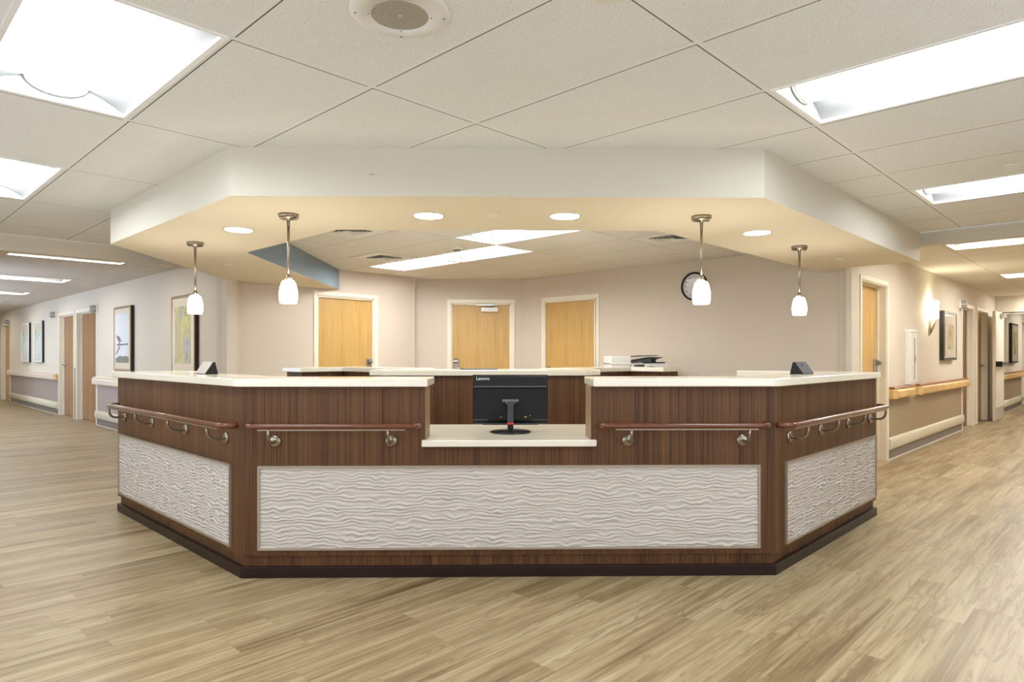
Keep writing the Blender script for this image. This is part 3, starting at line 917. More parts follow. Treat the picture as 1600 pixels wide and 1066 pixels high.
# white cabinet on the right wall
cab = thing('wall_cabinet', 'tall narrow white wall cabinet with a dark slot between two handrails', 'cabinet', FR.pt(sR(9.66), 0, 0.872), FR.r)
MB().box(-0.16, 0.16, -0.065, 0, 0, 0.70).build('body', M['white_plastic'], cab, bevel=0.006)
dr = MB().box(-0.15, 0.15, -0.072, -0.065, 0.02, 0.655).build('door', M['white_plastic'], cab, bevel=0.003)
MB().box(-0.012, 0.012, -0.0735, -0.071, 0.06, 0.60).build('slot', M['dark_grey'], dr)
MB().box(-0.03, 0.015, -0.085, -0.072, 0.29, 0.37).build('latch', M['steel'], dr)
MB().box(-0.165, 0.165, -0.075, 0, 0.67, 0.705).build('lid', M['white'], cab, bevel=0.004)

# wall clock
ck = thing('wall_clock', 'round black rimmed clock on the alcove wall behind a pendant', 'clock', FRB.pt(sRB(4.07), 0, 2.112), FRB.r)
MB().lathe([(0.178, 0.0), (0.178, -0.03), (0.170, -0.042), (0.158, -0.042), (0.156, -0.02)], (0, 0, 0), 48, 'y', cap=False).build('rim', M['black_gloss'], ck)
MB().lathe([(0.16, -0.004), (0.16, -0.018)], (0, 0, 0), 48, 'y').build('face', M['clock_face'], ck)
for i in range(12):
    t = 2 * PI * (i + 1) / 12
    text_object('numeral', str(i + 1), 0.04, M['dark_grey'], ck, (0.122 * math.sin(t), -0.0185, 0.122 * math.cos(t)), (PI / 2, 0, 0))
for ln, ang, wd in ((0.075, 2 * PI * 6.55 / 12, 0.006), (0.11, 2 * PI * 33 / 60, 0.004)):
    u = Vector((math.sin(ang), 0, math.cos(ang)))
    MB().tube([Vector((0, -0.022, 0)) - u * 0.02, Vector((0, -0.022, 0)) + u * ln], wd, 6).build('hand', M['black'], ck)

# ---------------------------------------------------------------- recessed troffers
def troffer_proto(w, l, lens):
    """local x = across (w), y = along (l), origin on the ceiling plane"""
    t = thing('ceiling_light', 'x', 'ceiling light', group='recessed fluorescent troffers')
    a, b = w / 2, l / 2
    f = MB()
    e = 0.02
    for (x0, x1, y0, y1) in ((-a, -a + e, -b, b), (a - e, a, -b, b), (-a + e, a - e, -b, -b + e), (-a + e, a - e, b - e, b)):
        f.box(x0, x1, y0, y1, -0.003, 0.012)
    f.build('frame', M['white'], t)
    pan = MB()
    prof = []
    nn = 12
    ai = a - e
    for i in range(nn + 1):
        x = -ai + 2 * ai * i / nn
        z = 0.012 + 0.085 * (1 - (abs(x) / ai) ** 2.2)
        prof.append((x, z))
    v0 = [pan.bm.verts.new((x, -b + e, z)) for x, z in prof]
    v1 = [pan.bm.verts.new((x, b - e, z)) for x, z in prof]
    for i in range(nn):
        fc = pan.bm.faces.new((v0[i], v0[i + 1], v1[i + 1], v1[i])); fc.smooth = True
    pan.bm.faces.new(v0); pan.bm.faces.new(list(reversed(v1)))
    pan.build('reflector', M['reflector'], t)
    ln = MB()
    r = 0.12 * w / 0.6
    prof = [(r * math.cos(PI + PI * i / 12), 0.088 + 0.062 * math.sin(PI + PI * i / 12)) for i in range(13)]
    ln.extrude_y(prof, -b + e + 0.024, b - e - 0.024, True)
    ln.build('diffuser', M[lens], t)
    for s in (-1, 1):
        ep = MB()
        y0 = s * (b - e - 0.024)
        y1 = s * (b - e - 0.004)
        prof2 = [(1.05 * x, 0.089 + (z - 0.088) * 1.05) for x, z in prof]
        ep.extrude_y(prof2, min(y0, y1), max(y0, y1), True)
        ep.build('end_plate', M['white_plastic'], t)
    return t


lab_main = ['large ceiling light at the upper left corner of the lobby', 'ceiling light left of the soffit, second from the camera', 'large ceiling light right of the soffit at the upper right',
            'ceiling light by the right bulkhead in the lobby', 'ceiling light above the camera']
lab_alc = ['alcove ceiling light half hidden by the soffit edge', 'alcove ceiling light in the middle of the alcove', 'alcove ceiling light closest to the keypad door']
lab_right = ['first ceiling light of the right corridor, against the bulkhead', 'second ceiling light of the right corridor', 'third ceiling light of the right corridor before the fire doors', 'ceiling light beyond the fire doors']
lab_left = ['ceiling light of the left corridor cut off by the bulkhead', 'second ceiling light of the left corridor', 'third ceiling light of the left corridor', 'fourth ceiling light of the left corridor', 'farthest ceiling light of the left corridor']
tw, tl = 0.607, 1.225
for rects, labs, turn, lens in ((MAIN_L, lab_main, 0, 'lens'), (ALC_L, lab_alc, 0, 'lens_alcove'), (RIGHT_L, lab_right, 0, 'lens_corridor'), (LEFT_L, lab_left, 1, 'lens_left')):
    proto = troffer_proto(tw, tl, lens)
    first = True
    for (p0, p1, q0, q1), lb in zip(rects, labs):
        loc = pq((p0 + p1) / 2, (q0 + q1) / 2, CEIL)
        rz = R45 + (PI / 2 if turn else 0)
        if first:
            proto.location = loc; proto.rotation_euler = (0, 0, rz); proto['label'] = lb
            first = False
        else:
            dup(proto, loc, rz, lb)

# soffit downlights
dl = thing('downlight', 'x', 'ceiling light', group='round downlights in the soffit')
MB().lathe([(0.092, -0.001), (0.100, -0.006), (0.104, -0.003), (0.104, 0.004)], (0, 0, 0), 40, cap=False).build('trim_ring', M['silver'], dl)
MB().lathe([(0.093, -0.0045), (0.093, 0.003)], (0, 0, 0), 40).build('lens', M['downlight'], dl)
DLS = [((-1.90, 4.79), 'leftmost round downlight in the soffit, between two pendants'), ((-0.47, 4.285), 'round downlight left of centre in the soffit, above the monitor'),
       ((0.42, 4.285), 'round downlight right of centre in the soffit'), ((1.905, 4.84), 'rightmost round downlight in the soffit, between two pendants')]
for i, ((x, y), lb) in enumerate(DLS):
    if i == 0:
        dl.location = (x, y, SOFFIT); dl['label'] = lb
    else:
        dup(dl, (x, y, SOFFIT), 0, lb)

# pendants
pd = thing('pendant_lamp', 'x', 'pendant lamp', group='pendant lamps over the desk')
MB().lathe([(0.064, 0.0), (0.064, -0.014), (0.058, -0.030), (0.020, -0.034), (0.011, -0.042), (0.011, -0.075)], (0, 0, 0), 36).build('canopy', M['nickel'], pd)
MB().lathe([(0.006, -0.034), (0.006, -0.042)], (0.035, -0.03, 0), 10).build('canopy_screw', M['nickel'], pd)
MB().tube([(0, 0, -0.07), (0, 0, -0.405)], 0.0085, 14).lathe([(0.009, -0.395), (0.016, -0.40), (0.016, -0.425)], (0, 0, 0), 16).build('stem', M['nickel'], pd)
for k in range(3):
    t = 2 * PI * k / 3 - PI / 2
    c, s = math.cos(t), math.sin(t)
    MB().tube([(0.010 * c, 0.010 * s, -0.395), (0.020 * c, 0.020 * s, -0.41), (0.034 * c, 0.034 * s, -0.44)], 0.0045, 8).build('claw', M['nickel'], pd)
sh = [(0.010, -0.427), (0.030, -0.428), (0.040, -0.436), (0.0455, -0.450), (0.0520, -0.475), (0.0570, -0.505), (0.0580, -0.525), (0.0560, -0.550), (0.0510, -0.575), (0.046, -0.5755)]
MB().lathe(sh, (0, 0, 0), 36).build('shade', M['pendant'], pd)
PDS = [((-2.468, 5.343), 'pendant lamp hanging over the far end of the left counter'), ((-1.372, 4.264), 'pendant lamp over the left front corner of the desk'),
       ((1.315, 4.276), 'pendant lamp over the right front corner, before the clock'), ((2.498, 5.444), 'pendant lamp hanging over the far end of the right counter')]
for i, ((x, y), lb) in enumerate(PDS):
    if i == 0:
        pd.location = (x, y, SOFFIT); pd['label'] = lb
    else:
        dup(pd, (x, y, SOFFIT), 0, lb)

# sprinkler cover plates
cp = thing('ceiling_sprinkler', 'x', 'sprinkler cap', group='sprinkler cover plates')
MB().lathe([(0.040, 0.0), (0.042, -0.006), (0.036, -0.010)], (0, 0, 0), 28).build('plate', M['trim'], cp)
MB().lathe([(0.018, -0.009), (0.018, -0.014)], (0, 0, 0), 16).build('centre', M['white_plastic'], cp)
CPS = [((-0.045, 4.27, SOFFIT), 'sprinkler cap between the two middle downlights'), ((-2.716, 6.60, SOFFIT), 'sprinkler cap on the soffit beside the blue face'),
       ((3.197, 6.123, SOFFIT), 'sprinkler cap at the right end of the soffit'), ((1.065, 7.375, CEIL), 'sprinkler cap on the alcove ceiling right of the lights'),
       ((-0.782, 9.186, CEIL), 'sprinkler cap on the alcove ceiling behind the lights'), ((3.195, 4.053, CEIL), 'sprinkler cap in the lobby ceiling between the two right lights'),
       ((-5.659, 8.453, CEIL), 'sprinkler cap on the left corridor ceiling'), ((0.352, 2.17, CEIL), 'sprinkler cap on the lobby ceiling near the speaker')]
for i, (l, lb) in enumerate(CPS):
    if i == 0:
        cp.location = l; cp['label'] = lb
    else:
        dup(cp, l, 0, lb)

# air diffusers
av = thing('air_vent', 'x', 'air vent', group='square air diffusers in the alcove ceiling')
v = MB()
for (x0, x1, y0, y1) in ((-0.295, -0.17, -0.295, 0.295), (0.17, 0.295, -0.295, 0.295), (-0.17, 0.17, -0.295, -0.17), (-0.17, 0.17, 0.17, 0.295)):
    v.box(x0, x1, y0, y1, -0.006, -0.001)
v.build('face_plate', M['white_plastic'], av)
MB().box(-0.175, 0.175, -0.175, 0.175, -0.003, -0.0005).build('throat', M['black'], av)
for j, rr in enumerate((0.155, 0.120, 0.085, 0.050)):
    lv = MB(); z0, z1 = -0.014, -0.003
    o_, i_ = rr, rr - 0.011
    for k in range(4):
        a1, a2 = PI / 4 + k * PI / 2, PI / 4 + (k + 1) * PI / 2
        P = lambda r, a, z: (r * R2 * math.cos(a), r * R2 * math.sin(a), z)
        lv.quad(P(o_, a1, z0), P(o_, a2, z0), P(i_, a2, z1), P(i_, a1, z1))
    lv.build('louver', M['white_plastic'], av)
MB().box(-0.022, 0.022, -0.022, 0.022, -0.010, -0.003).build('centre_plate', M['white_plastic'], av)
AVS = [(pq(4.83, 7.75, CEIL), 'air vent by the blue soffit face at the soffit edge'), (pq(6.60, 9.43, CEIL), 'air vent beside the farthest alcove light'),
       (pq(8.36, 4.90, CEIL), 'air vent near the right soffit edge')]
for i, (l, lb) in enumerate(AVS):
    if i == 0:
        av.location = l; av.rotation_euler = (0, 0, R45); av['label'] = lb
    else:
        dup(av, l, R45, lb)

sd = thing('smoke_detector', 'white round smoke detector on the alcove ceiling beside the lights', 'smoke detector', (-0.484, 7.27, CEIL))
MB().lathe([(0.062, 0.0), (0.062, -0.018), (0.052, -0.024)], (0, 0, 0), 28).build('base', M['white'], sd)
MB().lathe([(0.045, -0.022), (0.045, -0.032), (0.030, -0.046), (0.012, -0.048)], (0, 0, 0), 28).build('sensor_head', M['grey_metal'], sd)

sp = thing('ceiling_speaker', 'round cream loudspeaker grille in the lobby ceiling at the top edge', 'speaker', (-0.35, 2.285, CEIL))
MB().lathe([(0.172, 0.0), (0.172, -0.004), (0.160, -0.010), (0.098, -0.012), (0.098, -0.010)], (0, 0, 0), 56, cap=False).build('plate', M['white_plastic'], sp)
MB().lathe([(0.0985, -0.0095), (0.0985, -0.0115)], (0, 0, 0), 56).build('grille', M['grille'], sp)
for k in range(4):
    t = k * PI / 2 + 0.12
    for rr in (0.108, 0.152):
        MB().lathe([(0.0035, -0.010), (0.0035, -0.0125)], (rr * math.cos(t), rr * math.sin(t), 0), 10).build('screw', M['grey_metal'], sp)

# ---------------------------------------------------------------- reception desk
PL, QR, YF = 2.247, 2.14, 3.70      # outer faces
TH = 0.23                            # wall thickness of the desk front
ZT = 1.072                           # underside of the transaction counter
QE, PE = 8.39, 8.00                  # far ends of the two legs
XA, XB = -0.426, 0.512               # low section


def inter_front(d):
    """plan corner points of the desk outline pushed inward by d"""
    y = YF + d
    pl = PL + d * R2
    qr = QR + d * R2
    return (pl - y, y), (y - qr, y)


desk = thing('reception_desk', 'walnut three sided reception desk with white textured panels', 'reception desk', (0.05, 4.3, 0))
OFF = Vector((0.05, 4.3, 0))


def rel(v):
    return Vector(v) - OFF


(fl0, fr0), (fl1, fr1) = inter_front(0), inter_front(TH)


def body(nm, poly, z0, z1, mat=None, bev=0.0):
    return MB().prism([(x - OFF.x, y - OFF.y) for x, y in poly], z0, z1).build(nm, mat or M['desk'], desk, bevel=bev)


ZB = 0.124
body('front_wall', [fl0, (XA, YF), (XA, YF + TH), fl1], ZB, ZT)
body('front_wall', [(XB, YF), fr0, fr1, (XB, YF + TH)], ZB, ZT)
body('apron', [(XA, YF), (XB, YF), (XB, YF + TH), (XA, YF + TH)], ZB, 0.737)


def leg_part(nm, side, s0, s1, d0, d1, z0, z1, mat, bev=0.0):
    """box on a side leg: s along the leg in metres (q or p over sqrt2), d depth inward"""
    if side == 'L':
        base = pq(PL, 0); rz = -R45      # local x = -q/sqrt2, y inward
        m = MB().box(-s1, -s0, d0, d1, z0, z1)
    else:
        base = pq(0, QR); rz = R45       # local x = p/sqrt2, y inward
        m = MB().box(s0, s1, d0, d1, z0, z1)
    return m.build(nm, mat, desk, rel(base), rz, bev)


qf = (fl0[1] - fl0[0]) / R2           # s of the front-left corner
pf = (fr0[0] + fr0[1]) / R2
qf1 = (fl1[1] - fl1[0]) / R2
pf1 = (fr1[0] + fr1[1]) / R2
QEs, PEs = QE / R2, PE / R2
for side, sf, sf1, se in (('L', qf, qf1, QEs), ('R', pf, pf1, PEs)):
    base = pq(PL, 0) if side == 'L' else pq(0, QR)
    rz = -R45 if side == 'L' else R45
    sg = -1 if side == 'L' else 1
    MB().prism([(sg * sf, 0), (sg * se, 0), (sg * se, TH), (sg * sf1, TH)], ZB, ZT).build('side_wall', M['desk'], desk, rel(base), rz)
    leg_part('inner_panel', side, se - 0.02, se, TH, 0.75, 0.0, 0.735, M['desk'])


def offset_ring(d0, d1):
    a0, b0 = inter_front(d0); a1, b1 = inter_front(d1)
    e0 = pq(PL + d0 * R2, QE - 0.0)[:2]; e1 = pq(PL + d1 * R2, QE)[:2]
    g0 = pq(PE, QR + d0 * R2)[:2]; g1 = pq(PE, QR + d1 * R2)[:2]
    return [e0, a0, b0, g0, g1, b1, a1, e1]


def ring_part(nm, d0, d1, z0, z1, mat, bev=0.0):
    P = offset_ring(d0, d1)
    for quad in ((0, 1, 6, 7), (1, 2, 5, 6), (2, 3, 4, 5)):
        pass
    m = MB()
    m.prism([(x - OFF.x, y - OFF.y) for x, y in P], z0, z1)
    return m.build(nm, mat, desk, bevel=bev)


ring_part('toe_kick', 0.022, 0.20, 0.055, ZB, M['desk'])
ring_part('plinth', -0.006, 0.20, 0.0, 0.061, M['desk_base'], 0.003)
# cut ends of the front wall, their lit look painted in as tan
MB().box(XA - OFF.x, XA - OFF.x + 0.003, YF - OFF.y + 0.004, YF + TH - OFF.y, 0.737, ZT).build('lit_end_face', M['desk_edge_lit'], desk)['label'] = 'cut end face coloured tan as if lit'
MB().box(XB - OFF.x - 0.003, XB - OFF.x, YF - OFF.y + 0.004, YF + TH - OFF.y, 0.737, ZT).build('lit_end_face', M['desk_edge_lit'], desk)['label'] = 'cut end face coloured tan as if lit'


def wave_panel(length, height, seed):
    """sculpted wave relief: local x along, z up, front towards -y"""
    nx = int(length / 0.0052); nz = int(height / 0.0036)
    bm = bmesh.new()
    rows = []
    for j in range(nz + 1):
        z = height * j / nz
        row = []
        for i in range(nx + 1):
            x = length * i / nx
            n1 = noise.noise(Vector((x * 9.0 + seed, z * 15.0, 0.3)))
            n2 = noise.noise(Vector((x * 24.0, z * 26.0 + seed, 4.7)))
            n3 = noise.noise(Vector((x * 8.0, z * 34.0, seed + 9.1)))
            ph = z / 0.0212 + 1.0 * n1 + 0.50 * n2
            s = ph - math.floor(ph)
            rdg = s / 0.72 if s < 0.72 else (1 - s) / 0.28       # slow rise, quick fall
            rdg = rdg * rdg * (3 - 2 * rdg)
            amp = max(0.0012, 0.0046 + 0.0070 * n3)
            row.append(bm.verts.new((x, -amp * rdg - 0.002, z)))
        rows.append(row)
    for j in range(nz):
        for i in range(nx):
            f = bm.faces.new((rows[j][i], rows[j][i + 1], rows[j + 1][i + 1], rows[j + 1][i]))
            f.smooth = True
    m = MB(); m.bm.free(); m.bm = bm
    return m


def panel_set(base, rz, x0, x1, z0, z1, seed):
    root = MB()
    w = 0.011
    pd_ = 0.014
    root.box(x0, x1, -pd_, -0.0005, z0, z0 + w).box(x0, x1, -pd_, -0.0005, z1 - w, z1)
    root.box(x0, x0 + w, -pd_, -0.0005, z0 + w, z1 - w).box(x1 - w, x1, -pd_, -0.0005, z0 + w, z1 - w)
    fr = root.build('panel_frame', M['panel_trim'], desk, rel(base), rz)
    fr['label'] = 'champagne metal frame around a white textured panel'
    p = wave_panel(x1 - x0 - 2 * w, z1 - z0 - 2 * w, seed).build('wave_panel', M['wave'], fr, (x0 + w, 0, z0 + w), 0)
    p['label'] = 'white panel with a rippled wave relief'


panel_set(Vector((0, YF, 0)), 0, -1.359, 1.470, 0.157, 0.629, 1.0)
panel_set(pq(PL, 0), -R45, -8.325 / R2, -5.335 / R2, 0.150, 0.626, 23.0)
panel_set(pq(0, QR), R45, 5.45 / R2, 7.955 / R2, 0.148, 0.628, 57.0)

# countertops: separate slabs
OV = 0.035
(cl0, cr0), (cl1, cr1) = inter_front(-OV), inter_front(0.35)


def counter(nm, label, poly, z0, z1, bev=0.007, group=None):
    c = Vector((sum(p[0] for p in poly) / len(poly), sum(p[1] for p in poly) / len(poly), z0))
    o = MB().prism([(x - c.x, y - c.y) for x, y in poly], 0, z1 - z0).build(nm, M['counter'], None, c, 0, bev, 3)
    return tag(o, label, 'countertop', group)


ZC = 1.118
plo, qro = PL - OV * R2, QR - OV * R2
pli, qri = PL + 0.35 * R2, QR + 0.35 * R2
def soften(corner, a, b, r=0.06):
    c = Vector(corner); out = []
    u = (Vector(a) - c).normalized(); w = (Vector(b) - c).normalized()
    for i in range(5):
        t = i / 4
        p0 = c + u * r; p1 = c + w * r
        out.append(tuple((p0 * (1 - t) ** 2 + c * 2 * t * (1 - t) + p1 * t ** 2)))
    return out


eL = pq(plo, QE + 0.04)[:2]
counter('countertop', 'cream countertop of the left half of the desk with the silver wedge on it',
        [tuple(eL)] + soften(cl0, eL, (XA, YF - OV)) + [(XA + 0.018, YF - OV), (XA + 0.018, YF + 0.35), cl1, tuple(pq(pli, 7.9)[:2]), tuple(pq(3.0, 7.9)[:2]), tuple(pq(3.0, QE + 0.04)[:2])],
        ZT, ZC, group='cream countertops')
eR = pq(PE + 0.0 - 0.0, qro)[:2]
PEo = PE + 0.0
counter('countertop', 'cream countertop of the right half of the desk with the grey wedge on it',
        [(XB + 0.008, YF - OV)] + soften(cr0, (XB, YF - OV), tuple(pq(PEo, qro)[:2])) + [tuple(pq(PEo, qro)[:2]), tuple(pq(PEo, 3.52)[:2]), tuple(pq(7.50, 3.52)[:2]), tuple(pq(7.50, qri)[:2]), cr1, (XB + 0.008, YF + 0.38)],
        ZT, ZC, group='cream countertops')
# low worktop: lip through the opening and the inner work surface
wl, wr = inter_front(0.0)
(i0, j0), (i1, j1) = inter_front(TH + 0.002), inter_front(0.80)
poly = [(-0.441, YF - 0.045), (0.537, YF - 0.045), (0.537, YF - 0.002), (XB - 0.004, YF - 0.002), (XB - 0.004, YF + TH + 0.002), j0, tuple(pq(PE - 0.06, QR + (TH + 0.002) * R2)[:2]), tuple(pq(PE - 0.06, QR + 0.80 * R2)[:2]),
        (j1[0], j1[1]), (i1[0], i1[1]), tuple(pq(PL + 0.80 * R2, QE - 0.06)[:2]), tuple(pq(PL + (TH + 0.002) * R2, QE - 0.06)[:2]), i0, (XA + 0.004, YF + TH + 0.002), (XA + 0.004, YF - 0.002), (-0.441, YF - 0.002)]
counter('worktop', 'low cream worktop in the middle of the desk, under the monitor', poly, 0.738, 0.775, 0.006)


# desk handrails
def desk_rail(base, rz, x0, x1, brackets, label, ends=(True, True)):
    """local x along the desk face, y=0 on the face, outward is -y"""
    t = thing('handrail', label, 'handrail', base, rz, 'cherry handrails around the desk')
    zr, yo, r = 0.860, -0.11, 0.0168
    pts = []
    cr = 0.055
    if ends[0]:
        pts += [(x0 + 0.004, -0.028, zr), (x0 + 0.002, yo + cr, zr)]
        for i in range(1, 6):
            a = PI / 2 * i / 6
            pts.append((x0 + cr - cr * math.cos(a), yo + cr - cr * math.sin(a), zr))
    pts += [(x0 + cr, yo, zr), ((x0 + x1) / 2, yo, zr), (x1 - cr, yo, zr)]
    if ends[1]:
        for i in range(1, 6):
            a = PI / 2 * i / 6
            pts.append((x1 - cr + cr * math.sin(a), yo + cr - cr * math.cos(a), zr))
        pts += [(x1 - 0.002, yo + cr, zr), (x1 - 0.004, -0.028, zr)]
    MB().tube(pts, r, 18).build('rail', M['cherry'], t)
    MB().box(x0 + 0.07, x1 - 0.07, yo - 0.008, yo + 0.008, zr - r - 0.005, zr - r + 0.003).build('channel', M['nickel'], t)
    for bx in brackets:
        b = MB()
        zb = 0.766
        arc = [(bx, -0.004, zb), (bx, -0.05, zb)]
        for i in range(1, 7):
            a = PI / 2 * i / 6
            arc.append((bx, -0.06 + -0.05 * math.sin(a), zb + 0.05 - 0.05 * math.cos(a)))
        arc.append((bx, yo, zr - r - 0.003))
        b.tube(arc, 0.0085, 12)
        br = b.build('bracket', M['nickel'], t)
        MB().lathe([(0.034, -0.0005), (0.034, -0.006), (0.028, -0.011), (0.010, -0.013)], (bx, 0, zb), 28, 'y').build('rosette', M['nickel'], br)
    return t


desk_rail(Vector((0, YF, 0)), 0, -1.392, -0.453, (-1.264, -0.615), 'cherry handrail on the desk front left of the monitor')
desk_rail(Vector((0, YF, 0)), 0, 0.562, 1.488, (0.719, 1.371), 'cherry handrail on the desk front right of the monitor')
desk_rail(pq(PL, 0), -R45, -8.20 / R2, -5.13 / R2, tuple(-s / R2 for s in (8.129, 7.236, 6.326, 5.439)), 'cherry handrail on the left side of the desk')
desk_rail(pq(0, QR), R45, 5.18 / R2, 7.88 / R2, tuple(s / R2 for s in (5.542, 6.276, 7.047, 7.765)), 'cherry handrail on the right side of the desk')

# ---------------------------------------------------------------- rear counters
rc = thing('rear_cabinet', 'walnut cabinet with chamfered corners standing behind the monitor', 'cabinet', (-0.13, 5.9, 0))
def rp(poly, c): return [(x - c[0], y - c[1]) for x, y in poly]
MB().prism(rp([(-0.985, 5.70), (0.70, 5.70), (0.90, 5.90), (0.90, 6.25), (-1.19, 6.25), (-1.19, 5.905)], (-0.13, 5.9)), 0.0, ZT).build('body', M['desk'], rc)
counter('countertop', 'cream countertop right behind the monitor', [(-1.015, 5.65), (0.735, 5.65), (0.885, 5.80), (0.885, 6.28), (-1.155, 6.28), (-1.155, 5.79)], ZT, ZC, 0.005, 'cream countertops')


def wing(nm, label_c, label_t, body_poly, top_poly):
    c = (sum(p[0] for p in body_poly) / len(body_poly), sum(p[1] for p in body_poly) / len(body_poly))
    w = thing('rear_cabinet', label_c, 'cabinet', (c[0], c[1], 0))
    MB().prism(rp(body_poly, c), 0, ZT).build('body', M['desk'], w)
    counter('countertop', label_t, top_poly, ZT, ZC, 0.005, 'cream countertops')


def pqp(*l): return [tuple(pq(a, b)[:2]) for a, b in l]


wing('l', 'walnut cabinet behind the desk, below the keypad door with the blue soffit face', 'cream countertop behind the left counter, below the keypad door with the blue soffit face',
     pqp((5.50, 7.45), (5.50, 8.93), (4.80, 8.93), (4.80, 9.40), (6.0, 9.40), (6.0, 7.45)),
     pqp((5.45, 7.40), (5.45, 8.88), (4.75, 8.88), (4.75, 9.45), (6.05, 9.45), (6.05, 7.40)))
wing('r', 'walnut cabinet in front of the copier', 'cream countertop in front of the copier',
     pqp((7.15, 5.80), (8.65, 5.80), (8.65, 5.22), (9.1, 5.22), (9.1, 6.25), (7.15, 6.25)),
     pqp((7.12, 5.75), (8.60, 5.75), (8.60, 5.17), (9.15, 5.17), (9.15, 6.30), (7.12, 6.30)))

# thin dark object on the rear counter
fo = tag(MB().box(-0.17, 0.17, -0.09, 0.09, 0.0, 0.008).build('document_tray', M['dark_grey'], None, (-0.20, 6.10, ZC), 0, 0.002), 'thin dark tray lying flat on the countertop behind the monitor', 'tray')

# ---------------------------------------------------------------- monitor
mo = thing('computer_monitor', 'black computer monitor seen from behind on the low worktop', 'monitor', (0.06, 4.035, 0.775))
bw, z0, z1 = 0.236, 0.046, 0.352
sc_ = MB().box(-bw, bw, 0.075, 0.092, z0, z1).build('housing', M['black_gloss'], mo, bevel=0.004)
# rear shell: shallow bulge with a step
MB().extrude_x([(0.076, z1 - 0.004), (0.064, z1 - 0.012), (0.052, z1 - 0.078), (0.064, z1 - 0.082), (0.060, z1 - 0.088), (0.052, z0 + 0.03), (0.064, z0 + 0.022), (0.070, z0 + 0.004), (0.076, z0 + 0.002)], -bw + 0.006, bw - 0.006).build('back_shell', M['black'], sc_, bevel=0.002)
MB().extrude_x([(0.0505, z1 - 0.068), (0.0495, z1 - 0.079), (0.053, z1 - 0.080), (0.054, z1 - 0.068)], -bw + 0.008, bw - 0.008).build('vent_strip', M['dark_grey'], sc_)
MB().box(-0.138, 0.138, 0.0505, 0.056, z0 + 0.022, z0 + 0.068).build('port_bay', M['black_gloss'], sc_, bevel=0.002)
MB().box(0.088, 0.102, 0.048, 0.0508, z0 + 0.040, z0 + 0.047).build('port', plain('brass_port', (196, 176, 84), 0.3), sc_)
MB().lathe([(0.003, 0.0505), (0.003, 0.049)], (0.122, 0, z0 + 0.052), 10, 'y').build('port', M['silver'], sc_)
MB().box(-0.066, -0.05, 0.048, 0.0508, z0 + 0.040, z0 + 0.046).build('port', M['mid_grey'], sc_)
MB().box(-bw + 0.008, -0.14, 0.0500, 0.0525, z0 + 0.024, z0 + 0.027).box(0.14, bw - 0.008, 0.0500, 0.0525, z0 + 0.024, z0 + 0.027).build('seam', M['mid_grey'], sc_)
MB().box(-0.175, 0.175, 0.066, 0.086, z0 - 0.008, z0 + 0.003).build('lower_bar', M['dark_grey'], sc_, bevel=0.002)
lg = text_object('logo', 'Lenovo', 0.028, M['logo'], sc_, (-bw + 0.065, 0.0585, z1 - 0.024), (PI / 2 - 0.16, 0, 0), 0.0012)
lg['label'] = 'silver lettering'
MB().box(-0.0185, 0.0185, -0.008, 0.014, 0.010, 0.192).build('stand_column', M['dark_grey'], mo, bevel=0.004)
MB().box(-0.0175, 0.0175, -0.009, 0.016, 0.009, 0.052).build('stand_foot', M['black'], mo, bevel=0.004)
MB().box(-0.020, 0.020, -0.0105, 0.017, 0.046, 0.060).build('ring', M['red'], mo, bevel=0.004)['label'] = 'red ring on the stand'
MB().box(-0.051, 0.051, -0.004, 0.014, 0.186, 0.202).box(-0.03, 0.03, 0.008, 0.056, 0.17, 0.20).build('mount_bracket', M['mid_grey'], mo, bevel=0.003)
MB().lathe([(0.122, 0.0), (0.126, 0.004), (0.124, 0.008), (0.10, 0.012), (0.02, 0.015)], (0, 0, 0), 56).build('stand_base', M['black_gloss'], mo)


# ---------------------------------------------------------------- wedge terminals on the counters
def wedge(nm, label, loc, rz, length, body_mat, face_mat, screen):
    t = thing(nm, label, 'desk sign', loc, rz)
    h, b = 0.083, 0.046
    prof = [(-b, 0.0), (b, 0.0), (0.026, h), (0.012, h + 0.002)]
    MB().extrude_x([(y, z) for y, z in prof], -length / 2, length / 2).build('body', body_mat, t, bevel=0.003)
    # slanted face plate lying on the front slope
    a = Vector((-b, 0.0)); c = Vector((0.012, h + 0.002)); d = (c - a).normalized(); nrm = Vector((-d.y, d.x))
    p = [a + d * 0.004, c - d * 0.002, c - d * 0.002 + nrm * 0.003, a + d * 0.004 + nrm * 0.003]
    fp = MB().extrude_x([(q.x, q.y) for q in p], -length / 2 + 0.003, length / 2 - 0.003).build('face_plate', face_mat, t)
    if screen:
        p = [a + d * 0.062, a + d * 0.084, a + d * 0.084 + nrm * 0.0045, a + d * 0.062 + nrm * 0.0045]
        MB().extrude_x([(q.x, q.y) for q in p], -0.03, 0.015).build('screen', M['black'], fp)
    return t


wedge('countertop_sign', 'silver faced wedge shaped unit with black ends on the left countertop', pq(2.56, 6.66, ZC), -R45, 0.17, M['black'], M['silver'], False)
wedge('countertop_sign', 'grey faced wedge shaped unit with a small dark screen on the right countertop', pq(6.64, 2.44, ZC), R45, 0.20, M['black'], M['wedge_grey'], True)

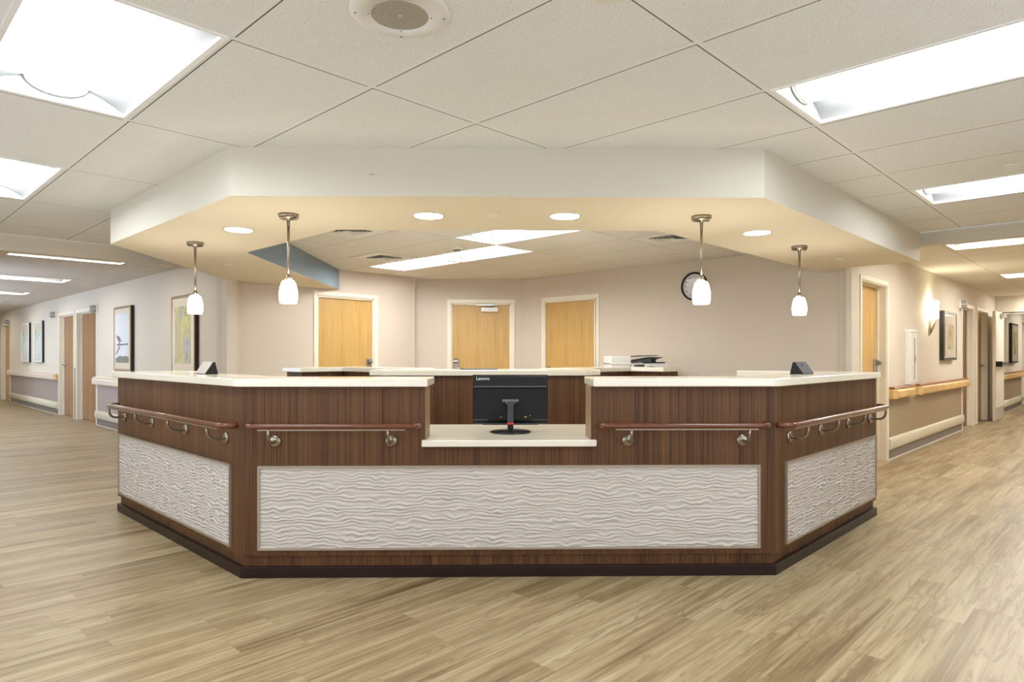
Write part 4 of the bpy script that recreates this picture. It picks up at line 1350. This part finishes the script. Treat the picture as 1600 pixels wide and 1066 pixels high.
# ---------------------------------------------------------------- copier behind the right rear counter
co = thing('copier', 'white office copier with dark paper trays behind the right rear counter', 'copier', (1.665, 8.15, 0), 0.0)
MB().box(-0.34, 0.34, -0.30, 0.30, 0.02, 1.06).build('body', M['white_plastic'], co, bevel=0.012)
for k in range(3):
    dr = MB().box(-0.32, 0.32, -0.312, -0.30, 0.08 + k * 0.24, 0.30 + k * 0.24).build('paper_drawer', M['white_plastic'], co, bevel=0.006)
    MB().box(-0.10, 0.10, -0.318, -0.312, 0.24 + k * 0.24, 0.27 + k * 0.24).build('drawer_handle', M['dark_grey'], dr)
MB().box(-0.345, 0.345, -0.31, 0.30, 1.06, 1.098).build('output_tier', M['black'], co, bevel=0.006)
MB().box(0.06, 0.345, -0.315, 0.30, 1.06, 1.135).build('finisher', M['white_plastic'], co, bevel=0.006)
sb = MB().box(-0.345, 0.345, -0.305, 0.30, 1.135, 1.152).build('scanner_bed', M['white_plastic'], co, bevel=0.004)
MB().box(0.05, 0.31, -0.309, -0.2, 1.152, 1.166).build('scanner_lid', M['black'], sb)
MB().prism([(-0.345, -0.30), (-0.10, -0.30), (-0.06, 0.25), (-0.345, 0.25)], 1.098, 1.238).build('feeder', M['white_plastic'], co, bevel=0.012)
MB().extrude_y([(-0.14, 1.155), (0.12, 1.165), (0.30, 1.225), (0.22, 1.225), (0.02, 1.195)], -0.28, 0.2).build('feed_tray', M['dark_grey'], co, bevel=0.003)
MB().extrude_y([(-0.16, 1.222), (0.20, 1.236), (0.25, 1.250), (0.00, 1.244), (-0.16, 1.235)], -0.27, 0.2).build('upper_tray', M['mid_grey'], co, bevel=0.002)
MB().extrude_y([(-0.13, 1.060), (0.0, 1.10), (0.14, 1.118), (0.20, 1.10), (0.08, 1.072)], -0.36, -0.31).build('output_tray', M['dark_grey'], co, bevel=0.003)
MB().box(0.15, 0.20, -0.30, -0.24, 1.166, 1.21).build('control_head', M['black'], co, bevel=0.004)

# ---------------------------------------------------------------- camera and render look
cam = bpy.data.cameras.new('camera')
cam.sensor_width = 36.0
cam.lens = 36.0 * 1025.0 / 1600.0
cam.shift_y = 22.0 / 1600.0
cam.clip_start = 0.05
cam.clip_end = 100
co_ = bpy.data.objects.new('camera', cam)
COL.objects.link(co_)
co_.location = (0, 0, 1.25)
co_.rotation_euler = (PI / 2, 0, -math.radians(0.986))
scn = bpy.context.scene
scn.camera = co_
w = bpy.data.worlds.new('world')
scn.world = w
w.use_nodes = True
w.node_tree.nodes['Background'].inputs[0].default_value = (0.85, 0.9, 1.0, 1)
w.node_tree.nodes['Background'].inputs[1].default_value = 0.3
scn.view_settings.view_transform = 'Standard'
scn.view_settings.look = 'None'
scn.view_settings.gamma = 1.0
scn.view_settings.use_curve_mapping = False
scn.view_settings.exposure = 1.3
scn.cycles.use_denoising = True
scn.cycles.max_bounces = 10
scn.cycles.diffuse_bounces = 6
scn.cycles.sample_clamp_indirect = 8.0
